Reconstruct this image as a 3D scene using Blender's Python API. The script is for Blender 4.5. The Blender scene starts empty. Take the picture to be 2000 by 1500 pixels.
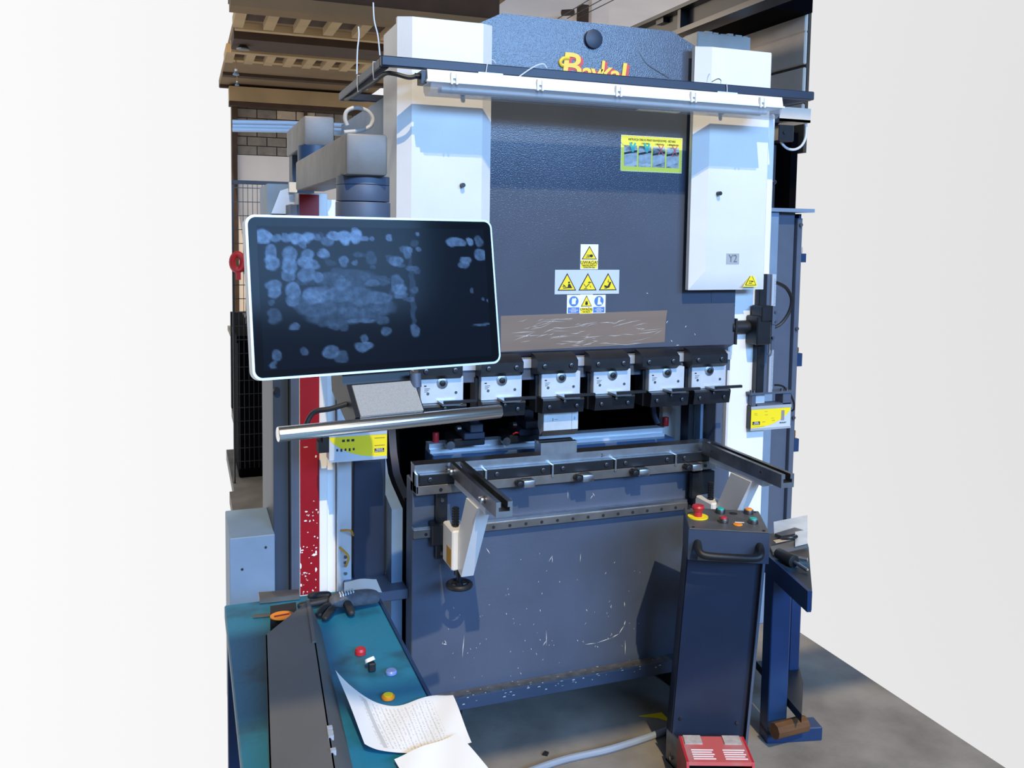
import bpy, bmesh, math, random
from mathutils import Matrix, Vector, Euler
random.seed(4)
S = bpy.context.scene
COL = S.collection
PI = math.pi

# ------------------------------------------------------------------ camera
YAW, PIT, ROL = .35932, .07389, -.01537
FOC, CX, CY = 1739.4, 1012.77, 581.3
CAM = Vector((-.716, -2.9, 1.78))
_f = Vector((math.sin(YAW)*math.cos(PIT), math.cos(YAW)*math.cos(PIT), -math.sin(PIT)))
_r = Vector((math.cos(YAW), -math.sin(YAW), 0))
_d = _f.cross(_r)
CR = _r*math.cos(ROL) + _d*math.sin(ROL)
CD = _d*math.cos(ROL) - _r*math.sin(ROL)
cam = bpy.data.cameras.new('camera')
camo = bpy.data.objects.new('camera', cam)
COL.objects.link(camo)
cam.sensor_width = 36
cam.lens = FOC*36/2000
cam.shift_x = (1000-CX)/2000
cam.shift_y = (CY-750)/2000
cam.clip_start = .05
M = Matrix((CR, -CD, -_f)).transposed().to_4x4()
M.translation = CAM
camo.matrix_world = M
S.camera = camo

def at(px, py, x=None, y=None, z=None):
    """the point of the place on the plane x=, y= or z= that the photograph shows at (px, py)"""
    d = CR*((px-CX)/FOC) + CD*((py-CY)/FOC) + _f
    if y is not None: t = (y-CAM.y)/d.y
    elif z is not None: t = (z-CAM.z)/d.z
    else: t = (x-CAM.x)/d.x
    return CAM + d*t

# ------------------------------------------------------------------ light
S.view_settings.view_transform = 'Standard'
S.view_settings.look = 'None'
S.view_settings.exposure = 0
S.view_settings.gamma = 1
S.view_settings.use_curve_mapping = False
W = bpy.data.worlds.new('world'); S.world = W; W.use_nodes = True
nt = W.node_tree; nt.nodes.clear()
tc = nt.nodes.new('ShaderNodeTexCoord'); sp = nt.nodes.new('ShaderNodeSeparateXYZ')
mr = nt.nodes.new('ShaderNodeMapRange'); mr.inputs[1].default_value = -.2; mr.inputs[2].default_value = .9
mx = nt.nodes.new('ShaderNodeMix'); mx.data_type = 'RGBA'
mx.inputs[6].default_value = (.97, .97, .975, 1); mx.inputs[7].default_value = (.74, .74, .75, 1)
bg = nt.nodes.new('ShaderNodeBackground'); ow = nt.nodes.new('ShaderNodeOutputWorld')
nt.links.new(tc.outputs['Generated'], sp.inputs[0]); nt.links.new(sp.outputs[0], mr.inputs[0])
nt.links.new(mr.outputs[0], mx.inputs[0]); nt.links.new(mx.outputs[2], bg.inputs[0]); nt.links.new(bg.outputs[0], ow.inputs[0])

def sun(name, d, strength, color, angle):
    l = bpy.data.lights.new(name, 'SUN'); l.energy = strength; l.color = color; l.angle = math.radians(angle)
    o = bpy.data.objects.new(name, l); COL.objects.link(o)
    o.rotation_euler = Vector(d).to_track_quat('-Z', 'Y').to_euler()
    o.location = (-3, -8, 5)
sun('sun', (.15, 1, -1.1), 2.9, (1, .78, .48), .45)
al = bpy.data.lights.new('window_daylight', 'AREA'); al.shape = 'RECTANGLE'; al.size = 7; al.size_y = 1.4
al.energy = 1080; al.color = (.26, .54, 1)
ao = bpy.data.objects.new('window_daylight', al); COL.objects.link(ao)
ao.location = (1.9, -9, 4.4); ao.rotation_euler = (Vector((.8, 0, 1.6))-Vector((1.9, -9, 4.4))).to_track_quat('-Z', 'Y').to_euler()

hl = bpy.data.lights.new('back_fill_light', 'POINT'); hl.energy = 95; hl.color = (1, .82, .62); hl.shadow_soft_size = .25  # added fill with no fixture, brightens the walls behind the machine
ho = bpy.data.objects.new('back_fill_light', hl); COL.objects.link(ho); ho.location = (.5, 2.6, 2.95)

# ------------------------------------------------------------------ materials
def lin(v): v /= 255; return v/12.92 if v <= .04045 else ((v+.055)/1.055)**2.4
def rgb(r, g, b): return (lin(r), lin(g), lin(b))
def mat(name, col, rough=.5, metal=0, var=.15, scale=6, bump=0, bscale=200, spec=.5, col2=None, mask=(.55, .62), stretch=None, alpha=None, emit=None):
    m = bpy.data.materials.new(name); m.use_nodes = True
    n = m.node_tree.nodes; L = m.node_tree.links; b = n['Principled BSDF']
    b.inputs['Roughness'].default_value = rough; b.inputs['Metallic'].default_value = metal
    b.inputs['Specular IOR Level'].default_value = spec
    t = n.new('ShaderNodeTexCoord'); src = t.outputs['Object']
    if stretch:
        mp = n.new('ShaderNodeMapping'); mp.inputs['Scale'].default_value = stretch; L.new(src, mp.inputs[0]); src = mp.outputs[0]
    no = n.new('ShaderNodeTexNoise'); no.inputs['Scale'].default_value = scale; no.inputs['Detail'].default_value = 6
    L.new(src, no.inputs['Vector'])
    cr = n.new('ShaderNodeValToRGB')
    if col2 is None:
        cr.color_ramp.elements[0].position = .3; cr.color_ramp.elements[1].position = .7
        cr.color_ramp.elements[0].color = tuple(v*(1-var) for v in col)+(1,)
        cr.color_ramp.elements[1].color = tuple(min(1, v*(1+var)) for v in col)+(1,)
    else:
        cr.color_ramp.elements[0].position, cr.color_ramp.elements[1].position = mask
        cr.color_ramp.elements[0].color = tuple(col)+(1,); cr.color_ramp.elements[1].color = tuple(col2)+(1,)
    L.new(no.outputs['Fac'], cr.inputs[0]); L.new(cr.outputs[0], b.inputs['Base Color'])
    if bump:
        n2 = n.new('ShaderNodeTexNoise'); n2.inputs['Scale'].default_value = bscale; n2.inputs['Detail'].default_value = 2
        L.new(t.outputs['Object'], n2.inputs['Vector'])
        bp = n.new('ShaderNodeBump'); bp.inputs['Strength'].default_value = bump; bp.inputs['Distance'].default_value = .002
        L.new(n2.outputs['Fac'], bp.inputs['Height']); L.new(bp.outputs[0], b.inputs['Normal'])
    if alpha is not None: b.inputs['Alpha'].default_value = alpha
    if emit:
        b.inputs['Emission Color'].default_value = tuple(emit)+(1,); b.inputs['Emission Strength'].default_value = 1
    return m
m_white = mat('white_enamel', (.80, .82, .84), .35, var=.03, bump=.15, bscale=350)
m_ram = mat('slate_paint', (.074, .094, .136), .13, var=.08, scale=3, bump=.30, bscale=220, spec=.30)
m_bed = mat('slate_paint_worn', (.066, .090, .145), .45, var=.12, scale=4, bump=.35, bscale=300)
m_dgrey = mat('dark_grey_paint', (.015, .025, .055), .45, var=.15)
m_grey = mat('grey_blue_paint', (.070, .095, .15), .5, var=.12)
m_lgrey = mat('pale_blue_grey_paint', (.16, .25, .38), .5, var=.12)
m_black = mat('black_steel', (.008, .010, .015), .4, var=.3, scale=20)
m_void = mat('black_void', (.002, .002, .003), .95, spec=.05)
m_rubber = mat('black_rubber', (.010, .011, .013), .5, var=.2)
m_steel = mat('ground_steel', (.55, .58, .62), .32, 1, var=.12, scale=25, bump=.05)
m_dsteel = mat('oily_steel', (.24, .24, .25), .38, 1, var=.25, scale=18)
m_screw = mat('dark_screw_steel', (.13, .13, .14), .35, 1, var=.1)
m_brown = mat('mill_scale_steel', (.22, .21, .20), .45, .8, var=.25, scale=12)
m_alu = mat('aluminium', (.62, .67, .74), .42, .6, var=.08)
m_chrome = mat('polished_steel', (.90, .89, .86), .24, 1, var=.06, scale=4, stretch=(1, 30, 30))
m_paleplate = mat('satin_plate', (.68, .76, .84), .38, .45, var=.12, scale=14)
m_iron = mat('raw_beam_steel', (.17, .165, .16), .5, .25, var=.25, scale=10, bump=.1, bscale=60)
m_red = mat('red_plastic', (.45, .02, .03), .4, var=.1)
m_yellow = mat('signal_yellow', (.86, .70, .01), .5, var=.03)
m_yel2 = mat('yellow_sticker', (.85, .80, .06), .5, var=.03)
m_wpaper = mat('white_print', (.82, .85, .86), .5, var=.02)
m_ink = mat('black_ink', (.012, .012, .014), .6)
m_blueink = mat('blue_ink', (.07, .20, .55), .5, var=.03)
m_plate = mat('pale_sign_plate', (.52, .60, .70), .4, var=.03)
m_orange = mat('orange_plastic', (.85, .27, .01), .4, var=.05)
m_green = mat('green_plastic', (.02, .42, .36), .4, var=.05)
m_concrete = mat('concrete_floor', (.21, .20, .185), .75, var=.25, scale=5, bump=.4, bscale=90)
m_block = mat('concrete_block', (.21, .175, .14), .9, var=.2, scale=7, bump=.3, bscale=30)
m_block2 = mat('pale_block', (.48, .37, .26), .9, var=.12, scale=7)
m_mortar = mat('mortar', (.10, .07, .05), .95)
m_cream = mat('cream_plaster', (.70, .62, .55), .9, var=.08, scale=1)
m_ceil = mat('brown_ceiling', (.17, .11, .055), .9, var=.12, scale=1.5)
m_ceil2 = mat('brown_joist', (.36, .25, .13), .9, var=.12, scale=2)
m_dbrown = mat('dark_brown', (.05, .027, .015), .9)
m_beige = mat('beige_plaster', (.75, .62, .52), .9, var=.1, scale=1.2, stretch=(.6, 1, 3))
m_wallp = mat('grey_wall_panel', (.70, .62, .54), .85, var=.12, scale=3)
m_conc2 = mat('pillar_concrete', (.42, .42, .41), .85, var=.15, scale=4, bump=.3, bscale=40)
m_teal = mat('teal_table_paint', (.016, .18, .31), .5, col2=(.015, .035, .055), scale=6, mask=(.54, .74), bump=.25, bscale=80)
m_bluepaint = mat('blue_table_paint', (.008, .035, .115), .45, var=.15)
m_sheet = mat('dark_sheet_metal', (.15, .152, .158), .5, .3, var=.08)
m_glove = mat('grey_knit', (.11, .12, .145), .9, var=.25, scale=60, bump=.6, bscale=600)
m_glove2 = mat('dark_rubber_grip', (.02, .021, .024), .6, var=.2, scale=30)
m_wood = mat('brown_wood', (.10, .045, .015), .8, var=.3, scale=8, stretch=(1, 8, 8))
m_pvc = mat('pale_cable_sheath', (.62, .67, .74), .4, var=.05)
m_gcable = mat('grey_cable', (.25, .31, .40), .5, var=.1)
m_kraft = mat('brown_tape', (.200, .155, .125), .35, var=.08, scale=3, stretch=(1, 1, 6))
m_scratch = mat('bare_scratch', (.72, .72, .70), .5, var=.05)
m_pad = mat('grey_foam_pad', (.40, .37, .36), .9, var=.15, scale=60)
m_pink = mat('worn_red_paint', (.50, .10, .10), .45, col2=(.42, .20, .20), scale=9, mask=(.42, .65))
m_wedge = mat('speckled_silver', (.32, .33, .33), .5, .2, var=.16, scale=500)
m_taped = mat('red_reflective_tape', (.28, .004, .012), .35, var=.12, scale=8)
m_photo = mat('printed_photo', (.05, .06, .07), .5, col2=(.55, .58, .6), scale=26, mask=(.38, .62), stretch=(1, 1, 2.2))
m_logo = mat('logo_yellow', (.90, .62, .05), .45, var=.03)
m_logor = mat('logo_red', (.62, .05, .03), .45, var=.03)
m_logoy2 = mat('ochre_label', (.5, .27, .02), .5, var=.05)

def glass(name, col, alpha):
    m = mat(name, col, .08, 0, var=.02); m.node_tree.nodes['Principled BSDF'].inputs['Alpha'].default_value = alpha; return m
m_clear = glass('clear_diffuser', (.42, .46, .52), .42)

# ------------------------------------------------------------------ mesh builder
class B:
    def __init__(s): s.b = bmesh.new()
    def box(s, x0, x1, y0, y1, z0, z1, bev=0, seg=2):
        r = bmesh.ops.create_cube(s.b, size=1)
        v = r['verts']
        for q in v: q.co = Vector((x0+(q.co.x+.5)*(x1-x0), y0+(q.co.y+.5)*(y1-y0), z0+(q.co.z+.5)*(z1-z0)))
        if bev: bmesh.ops.bevel(s.b, geom=list({e for q in v for e in q.link_edges}), offset=bev, segments=seg, affect='EDGES', profile=.5)
        return s
    def cyl(s, p, q, r, r2=None, seg=20, bev=0):
        p = Vector(p); q = Vector(q); d = q-p
        mt = Matrix.Translation((p+q)/2) @ d.to_track_quat('Z', 'Y').to_matrix().to_4x4()
        k = bmesh.ops.create_cone(s.b, cap_ends=True, segments=seg, radius1=r, radius2=r if r2 is None else r2, depth=d.length, matrix=mt)
        if bev:
            es = [e for e in {e for v in k['verts'] for e in v.link_edges} if all(len(f.verts) < 5 for f in e.link_faces) is False]
            bmesh.ops.bevel(s.b, geom=es, offset=bev, segments=2, affect='EDGES', profile=.5)
        return s
    def ball(s, p, r, sc=(1, 1, 1)):
        bmesh.ops.create_uvsphere(s.b, u_segments=18, v_segments=12, radius=r, matrix=Matrix.Translation(p) @ Matrix.Diagonal((*sc, 1)))
        return s
    def prism(s, pts, axis, a, b):
        def P(u, v, w): return {'x': (w, u, v), 'y': (u, w, v), 'z': (u, v, w)}[axis]
        v0 = [s.b.verts.new(P(u, v, a)) for u, v in pts]; v1 = [s.b.verts.new(P(u, v, b)) for u, v in pts]
        s.b.faces.new(v0); s.b.faces.new(v1[::-1]); n = len(pts)
        for i in range(n): s.b.faces.new((v0[i], v0[(i+1) % n], v1[(i+1) % n], v1[i]))
        return s
    def hexa(s, lo, hi):
        """a solid between two four-cornered loops"""
        v0 = [s.b.verts.new(p) for p in lo]; v1 = [s.b.verts.new(p) for p in hi]
        s.b.faces.new(v0); s.b.faces.new(v1[::-1])
        for i in range(len(lo)): s.b.faces.new((v0[i], v0[(i+1) % len(lo)], v1[(i+1) % len(lo)], v1[i]))
        return s
    def poly(s, pts):
        s.b.faces.new([s.b.verts.new(p) for p in pts]); return s
    def tube(s, pts, r, seg=8, smooth=True, sub=6):
        P = [Vector(p) for p in pts]
        if smooth and len(P) > 2:
            Q = []
            for i in range(len(P)-1):
                a, b, c, d = P[max(i-1, 0)], P[i], P[i+1], P[min(i+2, len(P)-1)]
                for k in range(sub):
                    t = k/sub
                    Q.append(.5*((2*b)+(c-a)*t+(2*a-5*b+4*c-d)*t*t+(3*b-a-3*c+d)*t**3))
            P = Q+[P[-1]]
        rings = []; up = None
        for i, p in enumerate(P):
            t = (P[min(i+1, len(P)-1)]-P[max(i-1, 0)]).normalized()
            if up is None: up = t.orthogonal().normalized()
            up = (up-t*up.dot(t)).normalized(); sd = t.cross(up)
            rings.append([s.b.verts.new(p+(up*math.cos(2*PI*k/seg)+sd*math.sin(2*PI*k/seg))*r) for k in range(seg)])
        for a, b in zip(rings, rings[1:]):
            for k in range(seg): s.b.faces.new((a[k], a[(k+1) % seg], b[(k+1) % seg], b[k]))
        s.b.faces.new(rings[0][::-1]); s.b.faces.new(rings[-1])
        return s
    def mesh(s, name, mt, mat4=None, smooth=True):
        bmesh.ops.recalc_face_normals(s.b, faces=s.b.faces[:])
        me = bpy.data.meshes.new(name); s.b.to_mesh(me); s.b.free()
        if mat4 is not None: me.transform(mat4)
        me.materials.append(mt)
        if smooth and len(me.polygons):
            me.shade_smooth(); me.set_sharp_from_angle(angle=math.radians(32))
        return me

WM = {}
def tag(o, label=None, cat=None, group=None, kind=None):
    if label: o['label'] = label
    if cat: o['category'] = cat
    if group: o['group'] = group
    if kind: o['kind'] = kind
    return o
def thing(name, label, cat, loc=(0, 0, 0), rot=(0, 0, 0), group=None):
    o = bpy.data.objects.new(name, None); COL.objects.link(o); o.empty_display_size = .05
    o.location = loc; o.rotation_euler = rot
    WM[o] = Matrix.Translation(loc) @ Euler(rot).to_matrix().to_4x4()
    return tag(o, label, cat, group)
def part(name, b, mt, parent, label=None, local=False, kind=None, smooth=True):
    """one mesh object; b is in world coordinates unless local=True"""
    inv = None if (parent is None or local) else WM[parent].inverted()
    o = bpy.data.objects.new(name, b.mesh(name, mt, inv, smooth)); COL.objects.link(o)
    if parent is not None: o.parent = parent; WM[o] = WM[parent]
    else: WM[o] = Matrix()
    return tag(o, label, kind=kind)
def single(name, b, mt, label, cat, group=None, kind=None):
    """a thing that is one mesh; its origin goes to the middle of its base"""
    me = b.mesh(name, mt)
    xs = [v.co for v in me.vertices]
    c = Vector(((min(v.x for v in xs)+max(v.x for v in xs))/2, (min(v.y for v in xs)+max(v.y for v in xs))/2, min(v.z for v in xs)))
    me.transform(Matrix.Translation(-c)); o = bpy.data.objects.new(name, me); COL.objects.link(o); o.location = c
    WM[o] = Matrix.Translation(c)
    return tag(o, label, cat, group, kind)
def struct(name, b, mt, smooth=True):
    return part(name, b, mt, None, kind='structure', smooth=smooth)
def copy_tree(o, parent=None):
    c = o.copy(); COL.objects.link(c)
    if parent is not None: c.parent = parent
    for ch in list(o.children): copy_tree(ch, c)
    return c
def text_part(name, body, size, mt, parent, origin, xdir=(1, 0, 0), ydir=(0, 0, 1), extrude=.0006, shear=0, bold=0, align='CENTER', sx=1):
    cu = bpy.data.curves.new(name, 'FONT'); cu.body = body; cu.size = size; cu.extrude = extrude; cu.shear = shear
    cu.align_x = align; cu.align_y = 'CENTER'; cu.offset = bold; cu.resolution_u = 3
    tmp = bpy.data.objects.new('tmp', cu)
    me = bpy.data.meshes.new_from_object(tmp)
    bpy.data.objects.remove(tmp); bpy.data.curves.remove(cu)
    x = Vector(xdir).normalized(); y = Vector(ydir).normalized(); z = x.cross(y)
    m4 = Matrix((x*sx, y, z)).transposed().to_4x4(); m4.translation = Vector(origin)
    me.transform(WM[parent].inverted() @ m4)
    me.materials.clear(); me.materials.append(mt); me.name = name
    o = bpy.data.objects.new(name, me); COL.objects.link(o); o.parent = parent; WM[o] = WM[parent]
    return o
def circle(cx, cy, r, n=20, ry=None): return [(cx+r*math.cos(2*PI*k/n), cy+(ry or r)*math.sin(2*PI*k/n)) for k in range(n)]

# =================================================================== THE SETTING
struct('floor', B().box(-.45, 1.86, -.66, 3.3, -.08, 0).box(-4.5, 1.86, -9.2, -.66, -.08, 0).box(1.86, 5.5, -9.2, -1.05, -.08, 0).box(-.42, 2.2, 3.3, 4.5, -.08, 0).box(-.3, 2.2, 4.5, 6.2, -.08, 0).box(0, 2.9, 6.2, 14, -.08, 0), m_concrete)
# the rest of the hall, out of the frame: window wall, side walls, roof
m_hall = mat('hall_wall', (.10, .08, .06), .9, var=.1, scale=1)
struct('wall_front', B().box(-4.5, 5.5, -9.4, -9.2, 0, 2.4).box(-4.5, 5.5, -9.4, -9.2, 6.1, 6.6), m_hall)
wf = struct('window_1', B().box(-4.5, 5.5, -9.4, -9.15, 2.38, 2.46).box(-4.5, 5.5, -9.4, -9.15, 6.05, 6.12), m_dgrey)
for k in range(4): part('mullion', B().box(-2.6+k*1.86, -2.52+k*1.86, -9.35, -9.25, 2.4, 6.1), m_dgrey, wf)
struct('wall_left', B().box(-4.7, -4.5, -9.4, 2.5, 0, 6.6), m_hall)
struct('wall_right_front', B().box(5.5, 5.7, -9.4, 1.9, 0, 6.6), m_hall)
ch_ = struct('ceiling_hall', B().box(-4.7, 5.7, -9.4, -7.5, 6.6, 6.8).box(-4.7, 5.7, -3.3, 7.5, 6.6, 6.8).box(-4.7, -1.75, -7.5, -3.3, 6.6, 6.8).box(1.7, 5.7, -7.5, -3.3, 6.6, 6.8), m_hall)
part('shade_bars', B().box(-1.75, -1.17, -6.32, -5.92, 6.55, 6.6).box(-.95, 1.7, -6.13, -5.86, 6.56, 6.6).box(-1.17, -.95, -6.33, -6.29, 6.56, 6.6), m_hall, ch_, 'unseen bars added to throw shade on table and floor')  # unseen bars, added and shaped to shade the left table and floor
tag(part('yellow_floor_marking', B().prism([tuple(at(x, y, z=0).xy) for x, y in [(1248, 1399), (1292, 1392), (1312, 1412), (1286, 1403)]], 'z', .0005, .002), m_yellow, bpy.data.objects['floor']), 'worn yellow paint marking')
wb = struct('wall_back', B().box(.1, 2.9, 14.03, 14.3, 0, 4.1), m_mortar)
part('cream_band', B().box(.1, 2.9, 13.98, 14.03, 0, 3.08), m_cream, wb, 'cream plastered lower band')
bw, bh = .345, .165
for r in range(6):
    z0 = 3.085+r*bh
    x = .19-(bw/2 if r % 2 else 0)
    while x < 2.3:
        pale = (r in (3, 4) and .86 < x < 1.45)
        part('brick', B().box(max(x, .15)+.008, x+bw-.008, 13.985+random.uniform(-.008, .008), 14.05, z0+.008, z0+bh-.008), m_block2 if pale else m_block, wb)
        x += bw
part('pilaster', B().box(.1, .19, 13.9, 14.03, 0, 4.1), m_dbrown, wb)
part('pilaster', B().box(1.36, 1.42, 13.93, 14.03, 3.08, 4.1), m_dbrown, wb)
# ceiling: a ribbed slab with three beams along x
zc = 4.3
ce = struct('ceiling', B().box(-.1, 2.6, 6.2, 14.3, zc, zc+.12), m_ceil)
def yc(py, z=zc): return at(600, py, z=z).y
for k, (pa, pb, n) in enumerate(((14, 46, 7), (98, 118, 9))):
    ya, yb = yc(pa), yc(pb)
    part('slot_shade', B().box(-.1, 2.4, ya, yb, zc-.03, zc+.01), m_dbrown, ce)  # flat dark strip, colour stands in for shaded recesses between joists
    w = (2.4+.1)/n
    for i in range(n+1):
        part('joist', B().box(-.1+i*w-.045, -.1+i*w+.075, ya-.02, yb+.02, zc-.12, zc), m_ceil2, ce)
for pa, pb, h, mm in ((56, 60, .08, m_ceil2), (66, 88, .14, m_dbrown), (90, 94, .16, m_ceil2), (120, 124, .06, m_ceil2), (152, 156, .05, m_dbrown), (176, 178, .05, m_dbrown)):
    part('ceiling_beam', B().box(-.1, 2.6, yc(pa), yc(pb), zc-h, zc), mm, ce)
part('cornice', B().box(.05, 2.9, 13.7, 14.0, 4.0, 4.25), m_ceil2, ce)
part('cornice', B().box(.05, 2.9, 13.75, 14.0, 3.92, 4.0), m_dbrown, ce)
part('main_beam', B().box(-.3, 2.28, 5.75, 6.2, 3.9, 4.25), m_dbrown, ce)
part('tie_beam', B().box(-.3, 2.28, 5.72, 6.0, 3.78, 3.9), m_ceil, ce)
fw = struct('wall_far', B().box(2.45, 6.0, 8.0, 8.2, 3.9, 5.6), m_beige)
part('pilaster', B().box(4.3, 4.55, 7.9, 8.0, 3.9, 5.6), m_beige, fw)
for k in range(3):
    part('wire', B().tube([at(1090+k*18, 36, y=7.6), at(1150+k*26, 0-k, y=6.6), at(1180+k*26, -16, y=6.0)], .006, 5), m_black, fw)
part('insulator', B().box(4.02, 4.12, 7.6, 7.75, 4.42, 4.66).cyl(at(1105, 26, y=7.6)-Vector((.05, 0, 0)), at(1120, 24, y=7.6), .04, seg=8), m_dbrown, fw)
# right: side wall panels, girder, mezzanine, pillar
wr = struct('wall_right', B().box(2.215, 2.235, .85, 5, 2.2, 2.9), m_mortar)
for (z0, z1) in ((2.64, 2.80), (2.49, 2.625), (2.36, 2.445), (2.80, 2.9)):
    part('wall_panel', B().box(2.2, 2.225, .85, 5, z0, z1, .006, 1), m_wallp, wr)
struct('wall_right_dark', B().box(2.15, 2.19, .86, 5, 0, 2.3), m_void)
gi = struct('trim_girder', B().box(1.80, 1.815, .42, 6, 2.86, 2.97), mat('girder_paint', (.05, .052, .058), .6))
part('flange', B().box(1.74, 1.85, .42, 6, 2.835, 2.862), m_black, gi)
part('flange', B().box(1.74, 1.85, .42, 6, 2.965, 2.985), m_black, gi)
for yv in (1.30, 2.5):
    part('stiffener', B().box(1.75, 1.80, yv, yv+.03, 2.86, 2.97), m_black, gi)
for yv in (1.5, 1.95, 2.5):
    part('bolt_plate', B().box(1.76, 1.80, yv, yv+.08, 2.94, 2.967), m_black, gi)
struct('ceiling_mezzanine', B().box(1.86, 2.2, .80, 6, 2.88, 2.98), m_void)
pl = struct('wall_pillar', B().box(1.655, 1.965, .97, 1.5, 0, 2.772, .004, 1), m_conc2)
bb = B()
for k in range(7): bb.box(1.66+k*.043, 1.69+k*.043+.008*(k % 2), .972, 1.1, 2.76, 2.775+.003*((k*5) % 3))
part('rough_top', bb, m_conc2, pl)

# =================================================================== THE PRESS BRAKE
pb_ = thing('press_brake', 'large slate grey press brake with white side covers, in the middle of the workshop', 'machine', (.63, .4, 0))
bed = part('bed', B().box(0, 1.262, 0, .09, .12, .93, .003, 1), m_bed, pb_, 'slate painted bed front with scratches')
part('bed_ledge', B().box(0.0, 1.262, -.05, .09, .118, .165, .003, 1), m_bed, bed)
for xs in (.02, 1.06): part('bed_foot', B().box(xs, xs+.18, .05, .6, 0, .12), m_black, pb_)
ru = random.Random(8)
sc = B()
def scratch(px, py, qx, qy, w, y=0, arc=0):
    a = at(px, py, y=y-.0008); b = at(qx, qy, y=y-.0008); d = (b-a).normalized(); nrm = Vector((-d.z, 0, d.x))*w
    mid = (a+b)/2+nrm*.6+Vector((-d.z, 0, d.x))*arc
    sc.poly([a, a.lerp(mid, .6)-nrm*.5, mid-nrm, b, mid+nrm, a.lerp(mid, .6)+nrm*.6])
for (p, q, w) in [((1060, 1262), (1068, 1250), .0012), ((868, 1250), (872, 1258), .001), ((1142, 1259), (1165, 1256), .001), ((1165, 1256), (1195, 1246), .0012), ((1195, 1246), (1209, 1238), .0016), ((1209, 1238), (1219, 1222), .0016), ((1219, 1222), (1222, 1212), .0018),
                  ((903, 1285), (907, 1240), .0012), ((949, 1070), (957, 1082), .0012), ((1078, 1085), (1079, 1100), .0008), ((1219, 1175), (1220, 1185), .0014), ((1192, 1183), (1194, 1188), .0012), ((1221, 1250), (1221, 1280), .0012), ((1067, 1230), (1067, 1262), .0009),
                  ((1157, 962), (1162, 970), .001), ((1153, 975), (1159, 966), .001), ((1109, 957), (1109, 975), .0007), ((865, 1258), (873, 1259), .0018), ((1071, 1098), (1080, 1084), .0008), ((1134, 1080), (1133, 1098), .0008)]:
    scratch(*p, *q, w)
for k in range(110):
    x, y = ru.uniform(850, 1250), ru.uniform(1060, 1330)
    if y > 1385-(x-850)*.19: continue
    if ru.random() < .5 and y < 1200: continue
    scratch(x, y, x+ru.uniform(-3, 3), y+ru.uniform(1, 5), ru.uniform(.0004, .0011))
part('scratch_marks', sc, m_scratch, bed, 'bare metal scratches in the slate paint', kind='stuff', smooth=False)
sc = B()
for k in range(60):
    x = ru.uniform(870, 1300); t = (x-852)/340
    y = 1356-63*t+ru.uniform(2, 30)
    c = at(x, y, z=.1656) if y < 1366-57*t else at(x, y, y=-.0508)
    w, h = ru.uniform(.001, .006), ru.uniform(.0006, .002)
    if c.y > -.0495: sc.poly([c+Vector((-w, -h, .0002)), c+Vector((w, -h, .0002)), c+Vector((w*.7, h, .0002)), c+Vector((-w*.6, h, .0002))])
    else: sc.poly([c+Vector((-w, 0, -h)), c+Vector((w, 0, -h)), c+Vector((w*.7, 0, h)), c+Vector((-w*.6, 0, h))])
part('ledge_chips', sc, m_scratch, bed, 'chipped paint spots on the ledge', kind='stuff', smooth=False)
part('ledge_wear', B().box(.06, 1.0, -.046, -.002, .165, .1654), mat('worn_edge', (.20, .19, .18), .5, .4, var=.3, scale=30), bed)
# side frames (C shaped plates), right one white, left one dark
def cframe(x0, x1, mt, name, label=None, y0=.12):
    arc = [(y0+.35-.0+.0, 1.0)]
    pts = [(y0, .12), (1.2, .12), (1.2, 2.25), (y0, 2.25), (y0, 1.55)]
    for k in range(9):
        a = PI/2-k*PI/8
        pts.append((y0+.18+.16*math.cos(a), 1.14+.30*math.sin(a)))
    pts += [(y0, .80)]
    return part(name, B().prism(pts, 'x', x0, x1), mt, pb_, label)
cframe(-.045, -.006, m_lgrey, 'frame_plate')
cframe(.012, .04, m_dgrey, 'throat_plate')
part('frame_post', B().box(1.225, 1.258, .05, .16, .1, 1.34, .003, 1), m_grey, pb_)
part('frame_post', B().box(1.20, 1.212, .12, .16, .1, 1.34), m_lgrey, pb_)
part('frame_post', B().box(1.17, 1.197, .16, .22, .1, 1.34), m_black, pb_)
part('frame_panel', B().box(1.150, 1.26, .33, .36, .1, 1.34), m_white, pb_, 'white inner frame panel')
part('throat_plate', B().tube([(1.085, .30, 1.2), (1.085, .30, 1.10), (1.09, .30, 1.04), (1.105, .29, 1.0)], .012, 10), m_dgrey, pb_)
part('frame_column', B().box(1.262, 1.44, .03, .6, .1, 2.25, .006, 1), m_white, pb_, 'white right side frame column')
part('frame_column', B().box(-.255, -.225, .22, .6, .1, 1.88), m_white, pb_)
part('dark_interior', B().box(-.05, 1.262, .95, 1.0, .05, 2.2).box(.04, .06, .45, .95, .1, 1.6).box(1.18, 1.19, .45, .95, .1, 1.6), m_void, pb_, 'near-black sheets standing in for the shaded inside of the machine')  # near-black backdrop, colour stands in for the shade inside the opening
part('cover_panel', B().box(-.165, -.050, .20, .26, .52, .97, .004, 1), m_dgrey, pb_, 'dark blue panel left of the bed')
part('foot_plate', B().box(-.20, .0, .05, .34, .50, .535, .003, 1), m_grey, pb_)
part('slotted_profile', B().box(-.214, -.172, .20, .25, .45, 1.3).box(-.222, -.214, .19, .25, .45, 1.3), m_alu, pb_)
for zz in (1.24, 1.20, .60, .62, .56): part('screw', B().cyl((-.193, .201, zz), (-.193, .193, zz), .006, seg=10), m_dsteel, pb_)
part('cable', B().tube([(-.21, .19, .72), (-.185, .15, .73), (-.168, .185, .70)], .004, 6), m_logoy2, pb_)
part('cable', B().tube([(-.215, .19, .66), (-.19, .16, .635), (-.195, .17, .60), (-.193, .2, .585)], .004, 6), m_logoy2, pb_)
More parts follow.
